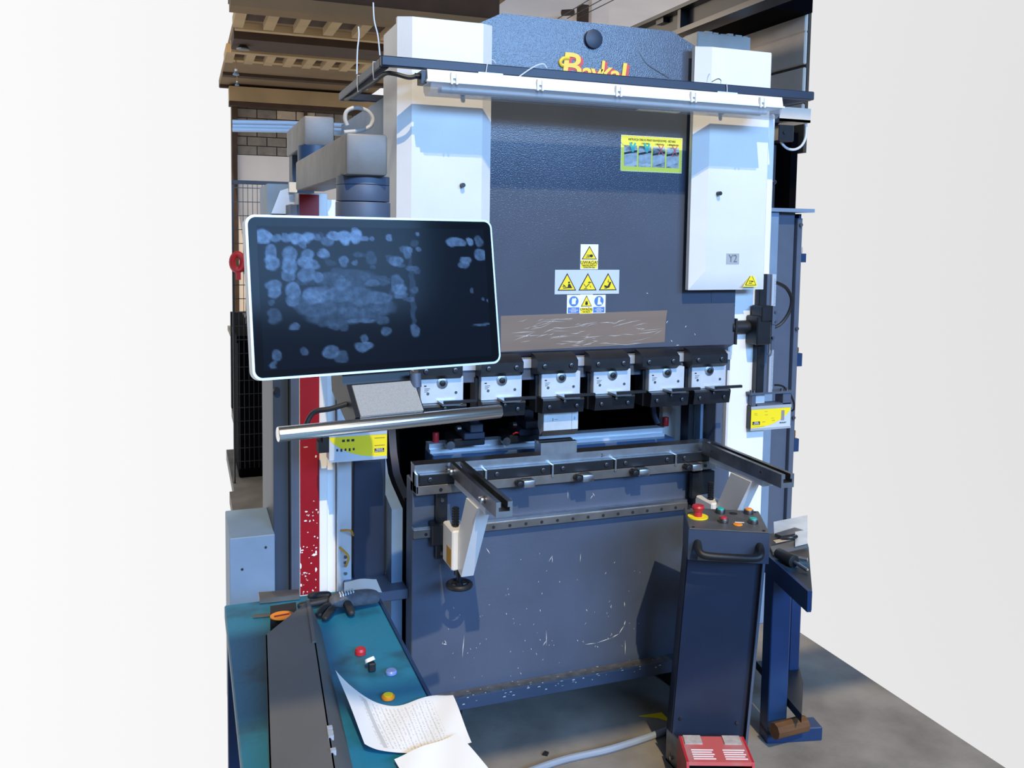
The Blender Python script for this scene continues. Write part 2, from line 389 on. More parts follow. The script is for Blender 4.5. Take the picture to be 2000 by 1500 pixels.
# ram
ram = part('ram', B().prism([(0, 1.36), (1.262, 1.36), (1.262, 2.2), (1.058, 2.2), (1.058, 2.468), (.955, 2.515), (.297, 2.515), (.205, 2.468), (.205, 2.2), (0, 2.2)], 'y', 0, .08), m_ram, pb_, 'slate grey upper beam')
part('ram_chamfer', B().hexa([(0, 0, 1.36), (1.262, 0, 1.36), (1.262, .08, 1.36), (0, .08, 1.36)], [(.0, .03, 1.335), (1.235, .03, 1.335), (1.235, .08, 1.335), (.0, .08, 1.335)]), m_dgrey, ram)
part('tool_strip', B().box(0, 1.24, -.02, .05, 1.305, 1.336), m_alu, pb_)
part('tool_strip', B().box(0, 1.24, -.012, .05, 1.262, 1.303), m_grey, pb_)
cp = B(); c0 = at(1158, 77, y=0)
cp.cyl((c0.x, .002, c0.z), (c0.x, -.012, c0.z), .0335, seg=36, bev=.003); part('round_cap', cp, m_dgrey, ram, 'dark round plug')
o = part('access_hatch', B().prism([tuple(at(x, y, y=0).xz) for x, y in [(1389, 568), (1424, 566), (1424, 590), (1389, 591)]], 'y', -.0015, .002), m_ram, ram)
# logo, half hidden behind the lamp rail
lo = at(1158, 139, y=0)
for nm, mt, dx, dz, dy, bo in (('logo_shadow', m_logor, .008, -.006, -.0012, .004), ('logo_lettering', m_logo, 0, 0, -.0030, .0016)):
    for t, px, size, kx, z_ in (('B', 1114, .125, 1.15, .006), ('a', 1145, .088, 1.1, -.006), ('y', 1163, .088, 1.1, -.006), ('k', 1181, .094, 1.0, .002), ('a', 1200, .088, 1.1, -.006), ('l', 1216, .092, 1.3, .002)):
        c = at(px, 139+(px-1158)*.1, y=0)
        text_part(nm, t, size, mt, pb_, (c.x+dx, dy, c.z+z_+dz), shear=.10, bold=bo, sx=kx)
c = at(1098, 122, y=0)
part('logo_lettering', B().tube([(c.x+.025, -.002, c.z+.016), (c.x+.004, -.002, c.z+.014), (c.x-.008, -.002, c.z+.002), (c.x-.004, -.002, c.z-.010), (c.x+.004, -.002, c.z-.010)], .0065, 8), m_logo, pb_)
# covers
def cover(xa, xf0, xf1, xb, name, bolts, ydeep):
    ya, yb = -.050, -.085
    zt, zb = 2.458, 1.575
    o = part(name, B().hexa([(xa, ya, zb), (xb, ya, zb), (xb, ya, zt), (xa, ya, zt)], [(xf0, yb, zb+.075), (xf1, yb, zb+.075), (xf1, yb, zt-.004), (xf0, yb, zt-.004)]).box(xa, xb, -.0505, -.03, zb, zt), m_white, pb_, 'white side cover')
    part('cover_back', B().box(ydeep[0], ydeep[1], -.03, ydeep[2], 1.60, 2.44), m_white, o)
    for (px, py) in bolts:
        c = at(px, py, y=yb)
        part('bolt', B().cyl((c.x, yb+.002, c.z), (c.x, yb-.018, c.z), .0075, seg=12), m_black, o)
    return o
covL = cover(-.072, -.032, .205, .246, 'side_cover', [(902, 362), (903, 184)], (-.072, .0, .16))
covR = cover(1.022, 1.072, 1.325, 1.352, 'side_cover', [(1402, 378), (1406, 221)], (1.27, 1.352, .16))
# Y2 tag and small triangle on right cover
def rect(px, py, qx, qy, y, name, mt, parent, th=.0008, label=None):
    a = at(px, py, y=y); b = at(qx, qy, y=y); x0, x1 = sorted((a.x, b.x)); z0, z1 = sorted((a.z, b.z))
    o = part(name, B().box(x0, x1, y-th, y+.0005, z0, z1), mt, parent, label)
    return o, (x0, x1, z0, z1)
o, q = rect(1419, 495, 1443, 516, -.0855, 'cover_tag', mat('grey_tag', (.36, .40, .43), .5, var=.05), pb_, label='grey tag reading Y2')
text_part('tag_lettering', 'Y2', .040, mat('tag_grey_ink', (.14, .16, .18), .5), o, ((q[0]+q[1])/2, -.0868, (q[2]+q[3])/2), sx=.85)
def tri(parent, cx, cz, w, h, y, rotz=0, border=m_ink, fill=m_yellow, pict=None):
    o = part('warning_triangle', B().prism([(cx-w/2, cz), (cx+w/2, cz), (cx, cz+h)], 'y', y-.0006, y), border, parent)
    f = .84
    part('warning_face', B().prism([(cx-w/2*f, cz+h*.05), (cx+w/2*f, cz+h*.05), (cx, cz+h*(.05+f))], 'y', y-.0011, y-.0003), fill, parent)
    if pict:
        b = B()
        for P in pict: b.prism([(cx+u*w, cz+v*h) for u, v in P], 'y', y-.0016, y-.0009)
        part('pictogram', b, m_ink, parent)
PERSON = [circle(.1, .46, .055, 10), [(.02, .14), (.28, .14), (.16, .38), (.06, .38)], [(-.22, .12), (.02, .14), (.02, .19), (-.2, .17)], [(-.05, .22), (-.2, .36), (-.23, .33), (-.08, .2)], [(-.22, .2), (-.1, .26), (-.12, .3), (-.25, .23)]]
UMBR = [[(-.1, .14), (.12, .4), (.09, .42), (-.13, .17)], [(0, .42), (.05, .5), (.14, .5), (.22, .42), (.15, .44), (.07, .44)], [(-.22, .36), (-.12, .2), (-.1, .22), (-.2, .38)], [(.1, .28), (.16, .16), (.19, .18), (.13, .28)], [(-.2, .08), (-.02, .08), (-.02, .12), (-.2, .12)]]
HAND = [[(-.2, .3), (-.02, .24), (.1, .5), (.18, .46), (.08, .16), (-.04, .12), (-.2, .2)], [(0, .62), (.03, .62), (.03, .5), (.06, .5), (.015, .42), (-.03, .5), (0, .5)], [(-.2, .1), (-.06, .1), (-.06, .14), (-.2, .14)]]
CRUSH = [circle(.12, .26, .11, 12), [(-.2, .30), (.06, .30), (.06, .34), (-.2, .34)], [(-.25, .14), (.02, .14), (.02, .18), (-.25, .18)], [(-.15, .22), (.04, .22), (.04, .26), (-.15, .26)]]
PINCH = [[(-.18, .38), (.1, .38), (.22, .34), (.22, .28), (.05, .28), (.05, .32), (-.18, .33)], [(-.2, .16), (.1, .16), (.1, .22), (-.2, .22)]]
STOP = [circle(0, .25, .13, 12), [(-.09, .3), (-.02, .3), (-.02, .5), (-.09, .46)], [(.02, .3), (.09, .3), (.09, .46), (.02, .5)]]
c = at(1466, 560, y=-.075)
tp = part('pinch_sticker', B().prism([(c.x-.032, c.z), (c.x+.032, c.z), (c.x+.010, c.z+.062)], 'y', -.0735, -.072), m_yel2, pb_, 'yellow pinch warning triangle')
tri(tp, c.x+.001, c.z+.005, .050, .046, -.0737, pict=PINCH)
# stickers on ram
o, q = rect(1134, 477, 1167.5, 526, 0, 'warning_sticker', m_wpaper, pb_, label='white sticker with yellow triangle and the word UWAGA!')
cx_ = (q[0]+q[1])/2; w_ = q[1]-q[0]; h_ = q[3]-q[2]
tri(o, cx_, q[2]+h_*.40, w_*.86, h_*.54, -.0008, pict=CRUSH)
part('yellow_band', B().box(q[0]+.003, q[1]-.003, -.0014, -.0008, q[2]+.004, q[2]+h_*.36), m_yellow, o)
text_part('lettering', 'UWAGA!', .017, m_ink, o, (cx_, -.0016, q[2]+h_*.27))
text_part('lettering', 'NIEBEZPIECZEŃSTWO', .0075, m_ink, o, (cx_, -.0016, q[2]+h_*.155), sx=.75)
text_part('lettering', 'ZGNIECENIA RĄK', .0075, m_ink, o, (cx_, -.0016, q[2]+h_*.075), sx=.75)
o, q = rect(1084, 527, 1208.5, 573.5, 0, 'warning_sticker', m_plate, pb_, label='wide pale plate with three yellow warning triangles')
w_ = q[1]-q[0]; h_ = q[3]-q[2]
for k, pc in enumerate((PERSON, UMBR, HAND)): tri(o, q[0]+w_*(.185+.318*k), q[2]+h_*.15, w_*.285, h_*.72, -.0008, pict=pc)
for k, (xa, xb) in enumerate(((1107.5, 1133), (1133, 1157), (1157, 1182))):
    o, q = rect(xa, 576-(k == 1), xb, 612.5-(k == 2)*1.2, 0-.0001*k, 'warning_sticker', m_wpaper, pb_, label=('white and blue sticker showing a glove', 'white and yellow sticker with a hand triangle', 'white and blue sticker showing a boot')[k])
    cx_ = (q[0]+q[1])/2; w_ = q[1]-q[0]; h_ = q[3]-q[2]; y = -.001-.0001*k
    if k == 1:
        tri(o, cx_, q[2]+h_*.38, w_*.86, h_*.57, y, pict=STOP)
        part('yellow_band', B().box(q[0]+.002, q[1]-.002, y-.0006, y, q[2]+.001, q[2]+h_*.31), m_yellow, o)
        text_part('lettering', 'UWAŻAJ', .0125, m_ink, o, (cx_, y-.0009, q[2]+h_*.23))
        text_part('lettering', 'NA RĘCE', .007, m_ink, o, (cx_, y-.0009, q[2]+h_*.1))
    else:
        part('blue_disc', B().prism(circle(cx_, q[2]+h_*.66, w_*.35, 24), 'y', y-.0006, y), m_blueink, o)
        P = [(-.16, -.2), (.14, -.2), (.14, .02), (.2, .1), (.12, .24), (.02, .18), (-.1, .22), (-.16, .1)] if k == 0 else [(-.08, .26), (.1, .26), (.08, -.02), (.22, -.14), (.22, -.24), (-.14, -.24), (-.1, 0)]
        part('pictogram', B().prism([(cx_+u*w_*.95, q[2]+h_*.66+v*w_) for u, v in P], 'y', y-.0012, y-.0006), m_wpaper, o)
        part('blue_band', B().box(q[0]+.004, q[1]-.004, y-.0006, y, q[2]+h_*.04, q[2]+h_*.34), m_blueink, o)
        for t, zz in (('NAKAZ', .26), ('STOSOWANIA', .18), (('RĘKAWIC', 'OBUWIA')[k == 2], .10)):
            text_part('lettering', t, .0065, m_wpaper, o, (cx_, y-.0009, q[2]+h_*zz), sx=.8)
o, q = rect(1213, 263, 1331, 339, 0, 'instruction_sticker', m_yel2, pb_, label='yellow instruction sticker with four photos')
w_ = q[1]-q[0]; h_ = q[3]-q[2]; cx_ = (q[0]+q[1])/2
b = B()
for k in range(34): b.box(q[0]+w_*(k+.1)/34, q[0]+w_*(k+.6)/34, -.0012, -.0008, q[3]-.003, q[3]).box(q[0]+w_*(k+.1)/34, q[0]+w_*(k+.6)/34, -.0012, -.0008, q[2], q[2]+.003)
for k in range(20): b.box(q[0], q[0]+.003, -.0012, -.0008, q[2]+h_*(k+.1)/20, q[2]+h_*(k+.6)/20).box(q[1]-.003, q[1], -.0012, -.0008, q[2]+h_*(k+.1)/20, q[2]+h_*(k+.6)/20)
part('dashed_border', b, m_wpaper, o)
text_part('lettering', 'INSTRUKCJA OBSŁUGI PRASY KRAWĘDZIOWEJ - GIĘTARKI', .0105, m_ink, o, (cx_, -.0012, q[3]-h_*.115), sx=.70)
for k, t in enumerate(('1. OK', '2. POPRAWNIE', '3. NIE WOLNO', '4. NIEPRAWIDŁOWO')):
    text_part('lettering', t, .008, m_ink, o, (q[0]+w_*(.16+.228*k), -.0012, q[3]-h_*.215), sx=.62)
for k in range(4):
    x0 = q[0]+w_*(.055+.229*k); x1 = x0+w_*.205; z0 = q[2]+h_*.14; z1 = z0+h_*.58
    part('printed_photo', B().box(x0, x1, -.0013, -.0008, z0, z1), m_photo, o)
    part('printed_bed', B().prism([(x0, z0+h_*.02), (x1, z0+h_*.16), (x1, z0+h_*.36), (x0, z0+h_*.30)], 'y', -.0017, -.0013), mat('print_grey', (.42, .45, .48), .5, var=.3, scale=40), o)
    part('printed_bed', B().prism([(x0, z0+h_*.32), (x1, z0+h_*.40), (x1, z0+h_*.46), (x0, z0+h_*.38)], 'y', -.0017, -.0013), m_ink, o)
    xm = (x0+x1)/2+w_*.03; zm = z0+h_*.44; s_ = w_*.055; t_ = .0035
    if k < 2: b = B().prism([(xm-s_, zm+s_*2), (xm-s_+2.4*t_, zm+s_*2), (xm+t_*.2, zm+s_*.9), (xm+s_-2.4*t_, zm+s_*2), (xm+s_, zm+s_*2), (xm+t_, zm-s_*.4), (xm-t_, zm-s_*.4)], 'y', -.0022, -.0017)
    else: b = B().prism([(xm-s_, zm+s_*2), (xm-s_+t_, zm+s_*2), (xm+s_, zm-s_), (xm+s_-t_, zm-s_)], 'y', -.0022, -.0017).prism([(xm+s_, zm+s_*2), (xm+s_-t_, zm+s_*2), (xm-s_, zm-s_), (xm-s_+t_, zm-s_)], 'y', -.0024, -.0018)
    part('tick_mark' if k < 2 else 'cross_mark', b, m_green if k < 2 else mat('print_red', (.65, .10, .08), .5), o)
# brown tape
tp = part('brown_tape', B().prism([tuple(at(x, y, y=0).xz) for x, y in [(978, 617), (1303, 606), (1300, 628), (1298, 668), (1200, 675), (978, 687)]], 'y', -.0008, 0), m_kraft, pb_, 'creased brown parcel tape')
sc = B()
for k in range(75):
    x, y = ru.uniform(982, 1285), ru.uniform(622, 676); l = ru.uniform(10, 60); dy = -l*ru.uniform(-.05, .42)
    if y+dy < 620: continue
    scratch(x, y, min(x+l, 1296), y+dy, ru.uniform(.0003, .0008), y=-.0006, arc=ru.uniform(-.004, .004))
part('crease_marks', sc, m_scratch, tp, kind='stuff', smooth=False)
sc = B()
for p, q in [((1262, 572), (1266, 574)), ((1338, 640), (1341, 636)), ((1356, 651), (1358, 655)), ((1310, 664), (1313, 668)), ((1320, 675), (1327, 674)), ((1301, 632), (1305, 626))]: scratch(*p, *q, .0012)
part('paint_chips', sc, m_scratch, ram, kind='stuff', smooth=False)

# die holder on bed with clamp plates and lugs
dh = part('die_holder', B().box(0, 1.17, -.05, .03, .893, .925, .0015, 1), m_brown, pb_, 'steel die holder bar')
part('die_rail', B().box(0, 1.165, -.025, .025, .92, .984).box(0, .006, -.05, .0, .90, .965), m_steel, dh)
part('die_rail_lip', B().box(0, 1.165, -.027, .03, .984, .992), m_steel, dh)
for k, (xa, xb) in enumerate([(.012, .238), (.249, .486), (.497, .733), (.745, .983), (.992, 1.165)]):
    p_ = part('clamp_plate', B().box(xa, xb, -.052, -.026, .928, .962, .002, 1), m_black, pb_)
    for xx in ((xa+.035, xb-.03) if k < 4 else (xa+.035, xb-.02)):
        part('screw', B().cyl((xx, -.05, .945), (xx, -.057, .945), .0085, seg=14, bev=.0015), m_screw, p_)
        part('screw_socket', B().cyl((xx, -.056, .945), (xx, -.0575, .945), .0055, seg=6), m_ink, p_)
    if k < 4: part('spacer', B().box(xb+.002, xb+.010, -.056, -.026, .918, .962, .001, 1), m_steel, pb_)
for (px, py) in [(1015, 945), (1130, 934), (1240, 923), (1344, 913)]:
    c = at(px, py, y=-.075)
    g_ = part('clamp_lug', B().box(c.x+.010, c.x+.052, -.092, -.05, c.z-.012, c.z+.013, .003, 2), m_steel, pb_)
    part('lug_screw', B().cyl((c.x, -.05, c.z-.001), (c.x, -.085, c.z-.001), .011, seg=14, bev=.002).box(c.x, c.x+.02, -.07, -.05, c.z-.008, c.z+.006), m_black, g_)
for xx in (.085, .605, .86, 1.12):
    part('holder_screw', B().cyl((xx, -.049, .908), (xx, -.0525, .908), .006, seg=12), m_black, dh)
text_part('engraved_mark', '2-', .022, m_ink, pb_, (.115, -.0256, .973), extrude=.0003)
text_part('engraved_mark', '2-', .018, m_ink, pb_, (.70, -.0256, .973), extrude=.0003)
# guide rail with holes
gr_ = part('guide_rail', B().box(-.002, 1.062, -.03, 0, .738, .766, .002, 1), m_brown, pb_, 'steel guide rail with a row of screw holes')
part('rail_top', B().box(-.002, 1.062, -.024, 0, .766, .776), m_steel, gr_)
for k in range(18):
    xx = .04+k*.0605
    part('rail_hole', B().cyl((xx, -.0302, .751), (xx, -.0312, .751), .0058, seg=12), m_ink, gr_)
# black carriages on the bed
part('carriage', B().box(.075, .115, -.03, 0, .66, .90, .003, 1).box(.055, .12, -.055, 0, .715, .79, .004, 1), m_black, pb_)
for zz in (.865, .76, .68): part('screw', B().cyl((.095, -.029, zz), (.095, -.036, zz), .006, seg=10), m_dsteel, pb_)
part('carriage', B().box(1.075, 1.165, -.05, 0, .75, .885, .004, 1).box(1.06, 1.10, -.06, -.04, .79, .885), m_black, pb_)

# =================================================================== BACK GAUGE
bgx = thing('back_gauge', 'blue painted back gauge beam with aluminium rail, seen through the tool opening', 'machine part', (.637, .3, .9))
part('beam', B().box(.13, 1.145, .22, .34, .905, .952, .004, 1), mat('gauge_blue', (.045, .085, .17), .4, var=.1), bgx)
part('rail', B().box(.13, 1.12, .26, .33, .952, .966).box(.13, 1.12, .275, .325, .966, .985), m_alu, bgx, 'aluminium rail')
part('bracket', B().box(.30, .36, .0+.20, .22, .92, .94), m_lgrey, bgx)
def finger(px, py, label):
    c = at(px, py, y=.2)
    t = thing('gauge_finger', label, 'machine part', (c.x, .24, .985), group='back gauge fingers')
    part('slide', B().box(c.x-.03, c.x+.09, .2, .33, .986, 1.015, .003, 1), m_black, t)
    part('finger_block', B().box(c.x, c.x+.08, .17, .30, 1.017, 1.042, .003, 1).box(c.x+.02, c.x+.07, .16, .28, 1.044, 1.075, .003, 1).box(c.x+.03, c.x+.065, .2, .28, 1.075, 1.11), m_dgrey, t)
    part('knob', B().cyl((c.x-.02, .2, 1.055), (c.x-.005, .2, 1.055), .011, seg=14), m_dsteel, t)
    part('stop_pin', B().cyl((c.x-.045, .19, .995), (c.x-.045, .215, .995), .016, seg=14), m_dsteel, t)
finger(902, 862, 'dark back gauge finger behind the chrome handle bar, nearer the monitor')
finger(1010, 862, 'dark back gauge finger with red wire, just left of the silver punch')
single('red_wire', B().tube([at(1002, 848, y=.2), at(1008, 845, y=.19), at(1014, 846, y=.2), at(1020, 843, y=.22)], .0028, 6), m_red, 'short red wire on the back gauge finger', 'wire')
for px, py, lb in ((851, 864, 'small red cap on the left end of the back gauge beam'), (1300, 832, 'small red cap on the right end of the back gauge beam')):
    c = at(px, py, y=.3)
    part('red_cap', B().cyl((c.x, .3, .985), (c.x, .3, 1.022), .0125, seg=16, bev=.002), m_red, bgx, lb)

# =================================================================== UPPER TOOL HOLDERS
XH = [.011, .222, .443, .643, .866, 1.046]; XB = [-.004, .213, .417, .621, .824, 1.030]
def make_holder(dx):
    t = thing('tool_holder', '', 'tool holder', (0, 0, 0), group='upper tool holders clamped to the ram')
    L = dict(local=True)
    b = part('clamp_bar', B().prism([(-.055, 1.352), (-.02, 1.358), (-.02, 1.288), (-.062, 1.288), (-.082, 1.302), (-.082, 1.336)], 'x', dx, dx+.152), m_black, t, local=True)
    for xx in (dx+.026, dx+.126):
        part('screw', B().cyl((xx, -.08, 1.318), (xx, -.088, 1.318), .0085, seg=16, bev=.0015), m_screw, b, local=True)
        part('screw_socket', B().cyl((xx, -.087, 1.318), (xx, -.0886, 1.318), .0045, seg=6), m_ink, b, local=True)
    p_ = part('front_plate', B().box(0, .148, -.055, -.022, 1.205, 1.292, .0015, 1), m_paleplate, t, 'silver front plate', local=True)
    part('plate_cup', B().cyl((.074, -.055, 1.272), (.074, -.058, 1.272), .019, seg=24, bev=.001), m_steel, p_, local=True)
    part('plate_bolt', B().cyl((.074, -.056, 1.272), (.074, -.066, 1.272), .010, seg=16, bev=.002), m_black, p_, local=True)
    for xx in (.025, .122): part('plate_hole', B().cyl((xx, -.0545, 1.238), (xx, -.0563, 1.238), .005, seg=12), m_dsteel, p_, local=True)
    text = B()
    text.box(.012, .02, -.0556, -.055, 1.262, 1.266)
    for k in range(3): text.box(.013, .032-.004*k, -.0554, -.055, 1.254-.005*k, 1.2555-.005*k)
    part('engraved_marks', text, m_ink, p_, local=True)
    part('rear_block', B().box(.148, .156, -.03, .01, 1.262, 1.30), m_grey, t, local=True)
    lc = part('lower_clamp', B().prism([(-.03, 1.205), (-.085, 1.205), (-.088, 1.198), (-.08, 1.152), (-.03, 1.148)], 'x', -.006, .150), m_black, t, local=True)
    for xx in (.018, .122): part('screw', B().cyl((xx, -.083, 1.176), (xx, -.091, 1.176), .007, seg=12, bev=.001), m_screw, lc, local=True)
    part('screw', B().cyl((.075, -.085, 1.193), (.075, -.093, 1.193), .006, seg=12, bev=.001), m_screw, lc, local=True)
    part('rear_leg', B().box(-.012, .0, -.03, .03, 1.148, 1.28), m_black, t, local=True)
    lv = part('lever', B().box(.062, .176, -.125, -.112, 1.214, 1.224, .0015, 1), m_black, t, local=True)
    part('lever_lug', B().box(.058, .120, -.118, -.05, 1.206, 1.214), m_dsteel, lv, local=True)
    return t
names = ['first', 'second', 'third', 'fourth', 'fifth', 'sixth']
extra = ['nearest the monitor, behind the chrome bar', 'above the free end of the chrome bar', 'holding the silver punch above the die', 'just right of the punch', 'second from the right end', 'rightmost, beside the white frame']
protoA = make_holder(-.02); protoB = None
for i in range(6):
    if i == 0: o = protoA
    else: o = copy_tree(protoA)
    o.location = (XH[i], 0, 0)
    if i in (4, 5): pass
    o['label'] = 'silver and black tool holder ' + extra[i]
    for ch in o.children:
        if ch.name.startswith('clamp_bar'): ch.location.x = XB[i]-XH[i]+.02
# punch and die block
pu = thing('punch', 'silver bending punch hanging under the third tool holder', 'tool', (.523, -.02, 1.06))
part('punch_body', B().prism([(-.045, 1.148), (.01, 1.148), (.01, 1.09), (-.012, 1.062), (-.045, 1.083)], 'x', .458, .565), m_paleplate, pu)
part('punch_body', B().prism([(-.045, 1.148), (.01, 1.148), (.01, 1.09), (-.012, 1.062), (-.045, 1.083)], 'x', .566, .590), m_paleplate, pu)
part('punch_edge', B().prism([(-.0455, 1.083), (-.012, 1.062), (-.008, 1.055), (-.03, 1.062)], 'x', .457, .591), m_brown, pu)
text_part('engraved_mark', '2 —', .012, m_ink, pu, (.50, -.0456, 1.122), extrude=.0003)
text_part('engraved_mark', '2', .012, m_ink, pu, (.576, -.0456, 1.122), extrude=.0003)
single('die_block', B().prism([(-.03, .992), (.03, .992), (.03, 1.036), (.010, 1.036), (.0, 1.026), (-.010, 1.036), (-.03, 1.036)], 'x', .455, .594), m_steel, 'small grooved steel die block standing on the die rail under the punch', 'tool')

# =================================================================== SUPPORT ARMS
def support_arm(xa, xb, label, brx, left):
    t = thing('support_arm', label, 'support arm', ((xa+xb)/2, -.05, .75), group='sheet support arms on the bed front')
    w = xb-xa; y0, y1 = -.53, -.054; zt, zb = 1.002, .957
    # T slot bar: profile in x-z, extruded along y
    m = (xa+xb)/2; s_ = w/2
    prof = [(xa, zb), (xb, zb), (xb, zt), (m+s_*.42, zt), (m+s_*.42, zt-.016), (m+s_*.68, zt-.016), (m+s_*.68, zt-.028), (m-s_*.68, zt-.028), (m-s_*.68, zt-.016), (m-s_*.42, zt-.016), (m-s_*.42, zt), (xa, zt)]
    part('slotted_bar', B().prism(prof, 'y', y0, y1), m_dsteel, t, 'dark steel bar with a T slot')
    part('bar_end', B().prism([(u, v) for u, v in prof], 'y', y0-.0012, y0), m_steel, t)
    if left:
        for yy in (-.42, -.09):
            part('stop_screw', B().cyl((xa, yy, .978), (xa-.012, yy, .978), .012, seg=16, bev=.002).cyl((xa-.012, yy, .985), (xa-.018, yy, .985), .005, seg=10), m_steel, t)
    else:
        for yy in (-.42, -.12): part('bar_hole', B().cyl((xa, yy, .982), (xa-.0015, yy, .982), .004, seg=10), m_ink, t)
    part('top_plate', B().box(xa+.002, xb-.004, -.43, -.10, .934, .957, .002, 1), m_alu, t, 'pale aluminium plate')
    part('bracket', B().hexa([(brx-.021, -.37, .935), (brx+.021, -.37, .935), (brx+.021, -.25, .935), (brx-.021, -.25, .935)], [(brx-.021, -.205, .66), (brx+.021, -.205, .66), (brx+.021, -.11, .69), (brx-.021, -.11, .69)]), m_white, t, 'white slanted bracket')
    part('bracket_foot', B().box(brx-.040, brx+.021, -.165, -.05, .665, .80, .005, 1), m_white, t)
    th = B().cyl((brx-.016, -.12, .79), (brx-.016, -.12, .865), .010, seg=14)
    for k in range(8): th.cyl((brx-.016, -.12, .795+k*.009), (brx-.016, -.12, .799+k*.009), .0122, seg=14)
    part('threaded_rod', th, m_black, t)
    if left:
        part('ochre_label', B().prism([(-.155, .675), (-.10, .675), (-.10, .735), (-.155, .735)], 'x', brx-.0408, brx-.040), m_logoy2, t, 'small ochre label')
        part('rod_end', B().cyl((brx-.01, -.15, .604), (brx-.01, -.15, .67), .010, seg=12).cyl((brx-.01, -.15, .648), (brx-.01, -.15, .672), .018, seg=14), m_black, t)
        hw = B()
        ring = [(brx-.01+.036*math.cos(a), -.15+.036*math.sin(a), .612) for a in [2*PI*k/24 for k in range(25)]]
        hw.tube(ring, .0095, 10, smooth=False).cyl((brx-.01, -.15, .604), (brx-.01, -.15, .622), .013, seg=16)
        for k in range(3): a = 2*PI*k/3; hw.tube([(brx-.01, -.15, .612), (brx-.01+.034*math.cos(a), -.15+.034*math.sin(a), .612)], .006, 8)
        part('handwheel', hw, m_rubber, t, 'black handwheel')
support_arm(.115, .165, 'slotted sheet support arm nearer the monitor, with black handwheel below', .133, True)
support_arm(1.100, 1.150, 'slotted sheet support arm right of the dies, behind the control pedestal', 1.118, False)

# =================================================================== LASER GUARDS
def laser_box(name, xa, xb, label, mirror):
    t = thing(name, label, 'safety sensor', ((xa+xb)/2, .03, 1.02))
    part('housing', B().box(xa, xb, .0, .06, 1.02, 1.112, .003, 1), m_black if mirror else m_alu, t, 'black housing' if mirror else None)
    part('front_label', B().box(xa+.001, xb-.001, -.001, .0, 1.024, 1.100), m_plate, t)
    part('trim_strip', B().box(xa, xb, -.003, .0, 1.016, 1.025).box(xa, xb, -.003, .0, 1.100, 1.112), m_alu, t)
    x = lambda u: xa+(xb-xa)*(u if mirror else 1-u)
    pts = [(x(0), 1.100), (x(1), 1.100), (x(.97), 1.087), (x(.9), 1.074), (x(.78), 1.058), (x(.62), 1.043), (x(.45), 1.033), (x(.25), 1.027), (x(0), 1.026)]
    part('yellow_field', B().prism(pts, 'y', -.0018, -.001), m_yellow, t)
    return t, x
t, x = laser_box('laser_guard', -.281, -.089, 'yellow and grey laser guard box left of the tools, under the chrome bar', False)
ls = B()
for k, u in enumerate((.73, .65, .57)): ls.box(min(x(u), x(u+.05)), max(x(u), x(u+.05)), -.0022, -.0018, 1.082, 1.09)
for k in range(5): ls.box(x(.86-.07*k)-.003, x(.86-.07*k)+.003, -.0022, -.0018, 1.052-.002*(k % 2), 1.060)
ls.box(x(.22), x(.04), -.0022, -.0018, 1.087, 1.0885).box(x(.22), x(.04), -.0022, -.0018, 1.062, 1.0635)
part('fine_print', ls, m_ink, t, kind='stuff')
wbx = part('warning_block', B().box(x(.22), x(.05), -.0022, -.0018, 1.040, 1.053), m_ink, t)
text_part('lettering', 'FIESSLER', .0075, m_wpaper, wbx, ((x(.22)+x(.05))/2, -.0028, 1.0493), sx=.85)
text_part('lettering', 'ELEKTRONIK', .0060, m_wpaper, wbx, ((x(.22)+x(.05))/2, -.0028, 1.0432), sx=.85)
part('side_bracket', B().box(-.315, -.281, .0, .05, 1.05, 1.085).box(-.300, -.281, .0, .05, 1.085, 1.11).box(-.31, -.302, .02, .06, 1.08, 1.13), m_black, t)
part('hanger', B().box(-.20, -.16, .06, .20, 1.03, 1.10), m_black, t)
t, x = laser_box('laser_guard', 1.352, 1.540, 'yellow laser guard box hanging under the vertical scale at the right', True)
part('grey_picture', B().box(x(.75), x(.83), -.0024, -.0018, 1.05, 1.09), mat('print_mid_grey', (.25, .25, .25), .5), t)
ls = B()
for k, u in enumerate((.07, .08, .33, .34, .50, .52, .28)): ls.box(x(u), x(u)+.014, -.0022, -.0018, (1.083, 1.077, 1.088, 1.075, 1.06, 1.05, 1.047)[k], (1.085, 1.079, 1.09, 1.077, 1.062, 1.053, 1.05)[k])
ls.box(x(.04), x(.34), -.0022, -.0018, 1.030, 1.0315)
part('fine_print', ls, mat('print_ochre', (.45, .36, .02), .5), t, kind='stuff')
wbx = part('warning_block', B().box(x(.04), x(.22), -.0024, -.0018, 1.0385, 1.0515), m_ink, t)
text_part('lettering', 'FIESSLER', .0065, m_wpaper, wbx, ((x(.04)+x(.22))/2, -.003, 1.048), sx=.8)
text_part('lettering', 'ELEKTRONIK', .0055, m_wpaper, wbx, ((x(.04)+x(.22))/2, -.003, 1.042), sx=.8)
text_part('lettering', 'AKAS-II F', .008, m_ink, t, (x(.80), -.002, 1.040))
lr = thing('laser_slide', 'black vertical slide with silver scale carrying the right laser guard', 'slide rail', (1.42, .03, 1.12))
part('black_rail', B().box(1.372, 1.408, .0, .05, 1.165, 1.63, .003, 1), m_black, lr)
part('rail_body', B().box(1.408, 1.425, .005, .05, 1.165, 1.63), m_grey, lr)
scl = part('scale', B().box(1.426, 1.444, -.004, .04, 1.16, 1.63), m_alu, lr, 'silver scale with fine ticks')
tk = B()
for k in range(90): tk.box(1.436, 1.441 if k % 5 else 1.4435, -.0046, -.004, 1.165+k*.005, 1.1658+k*.005)
part('scale_ticks', tk, m_ink, scl, kind='stuff')
part('carriage', B().box(1.335, 1.40, -.045, .03, 1.36, 1.47, .004, 1).box(1.35, 1.41, -.05, .02, 1.45, 1.51, .004, 1), m_black, lr)
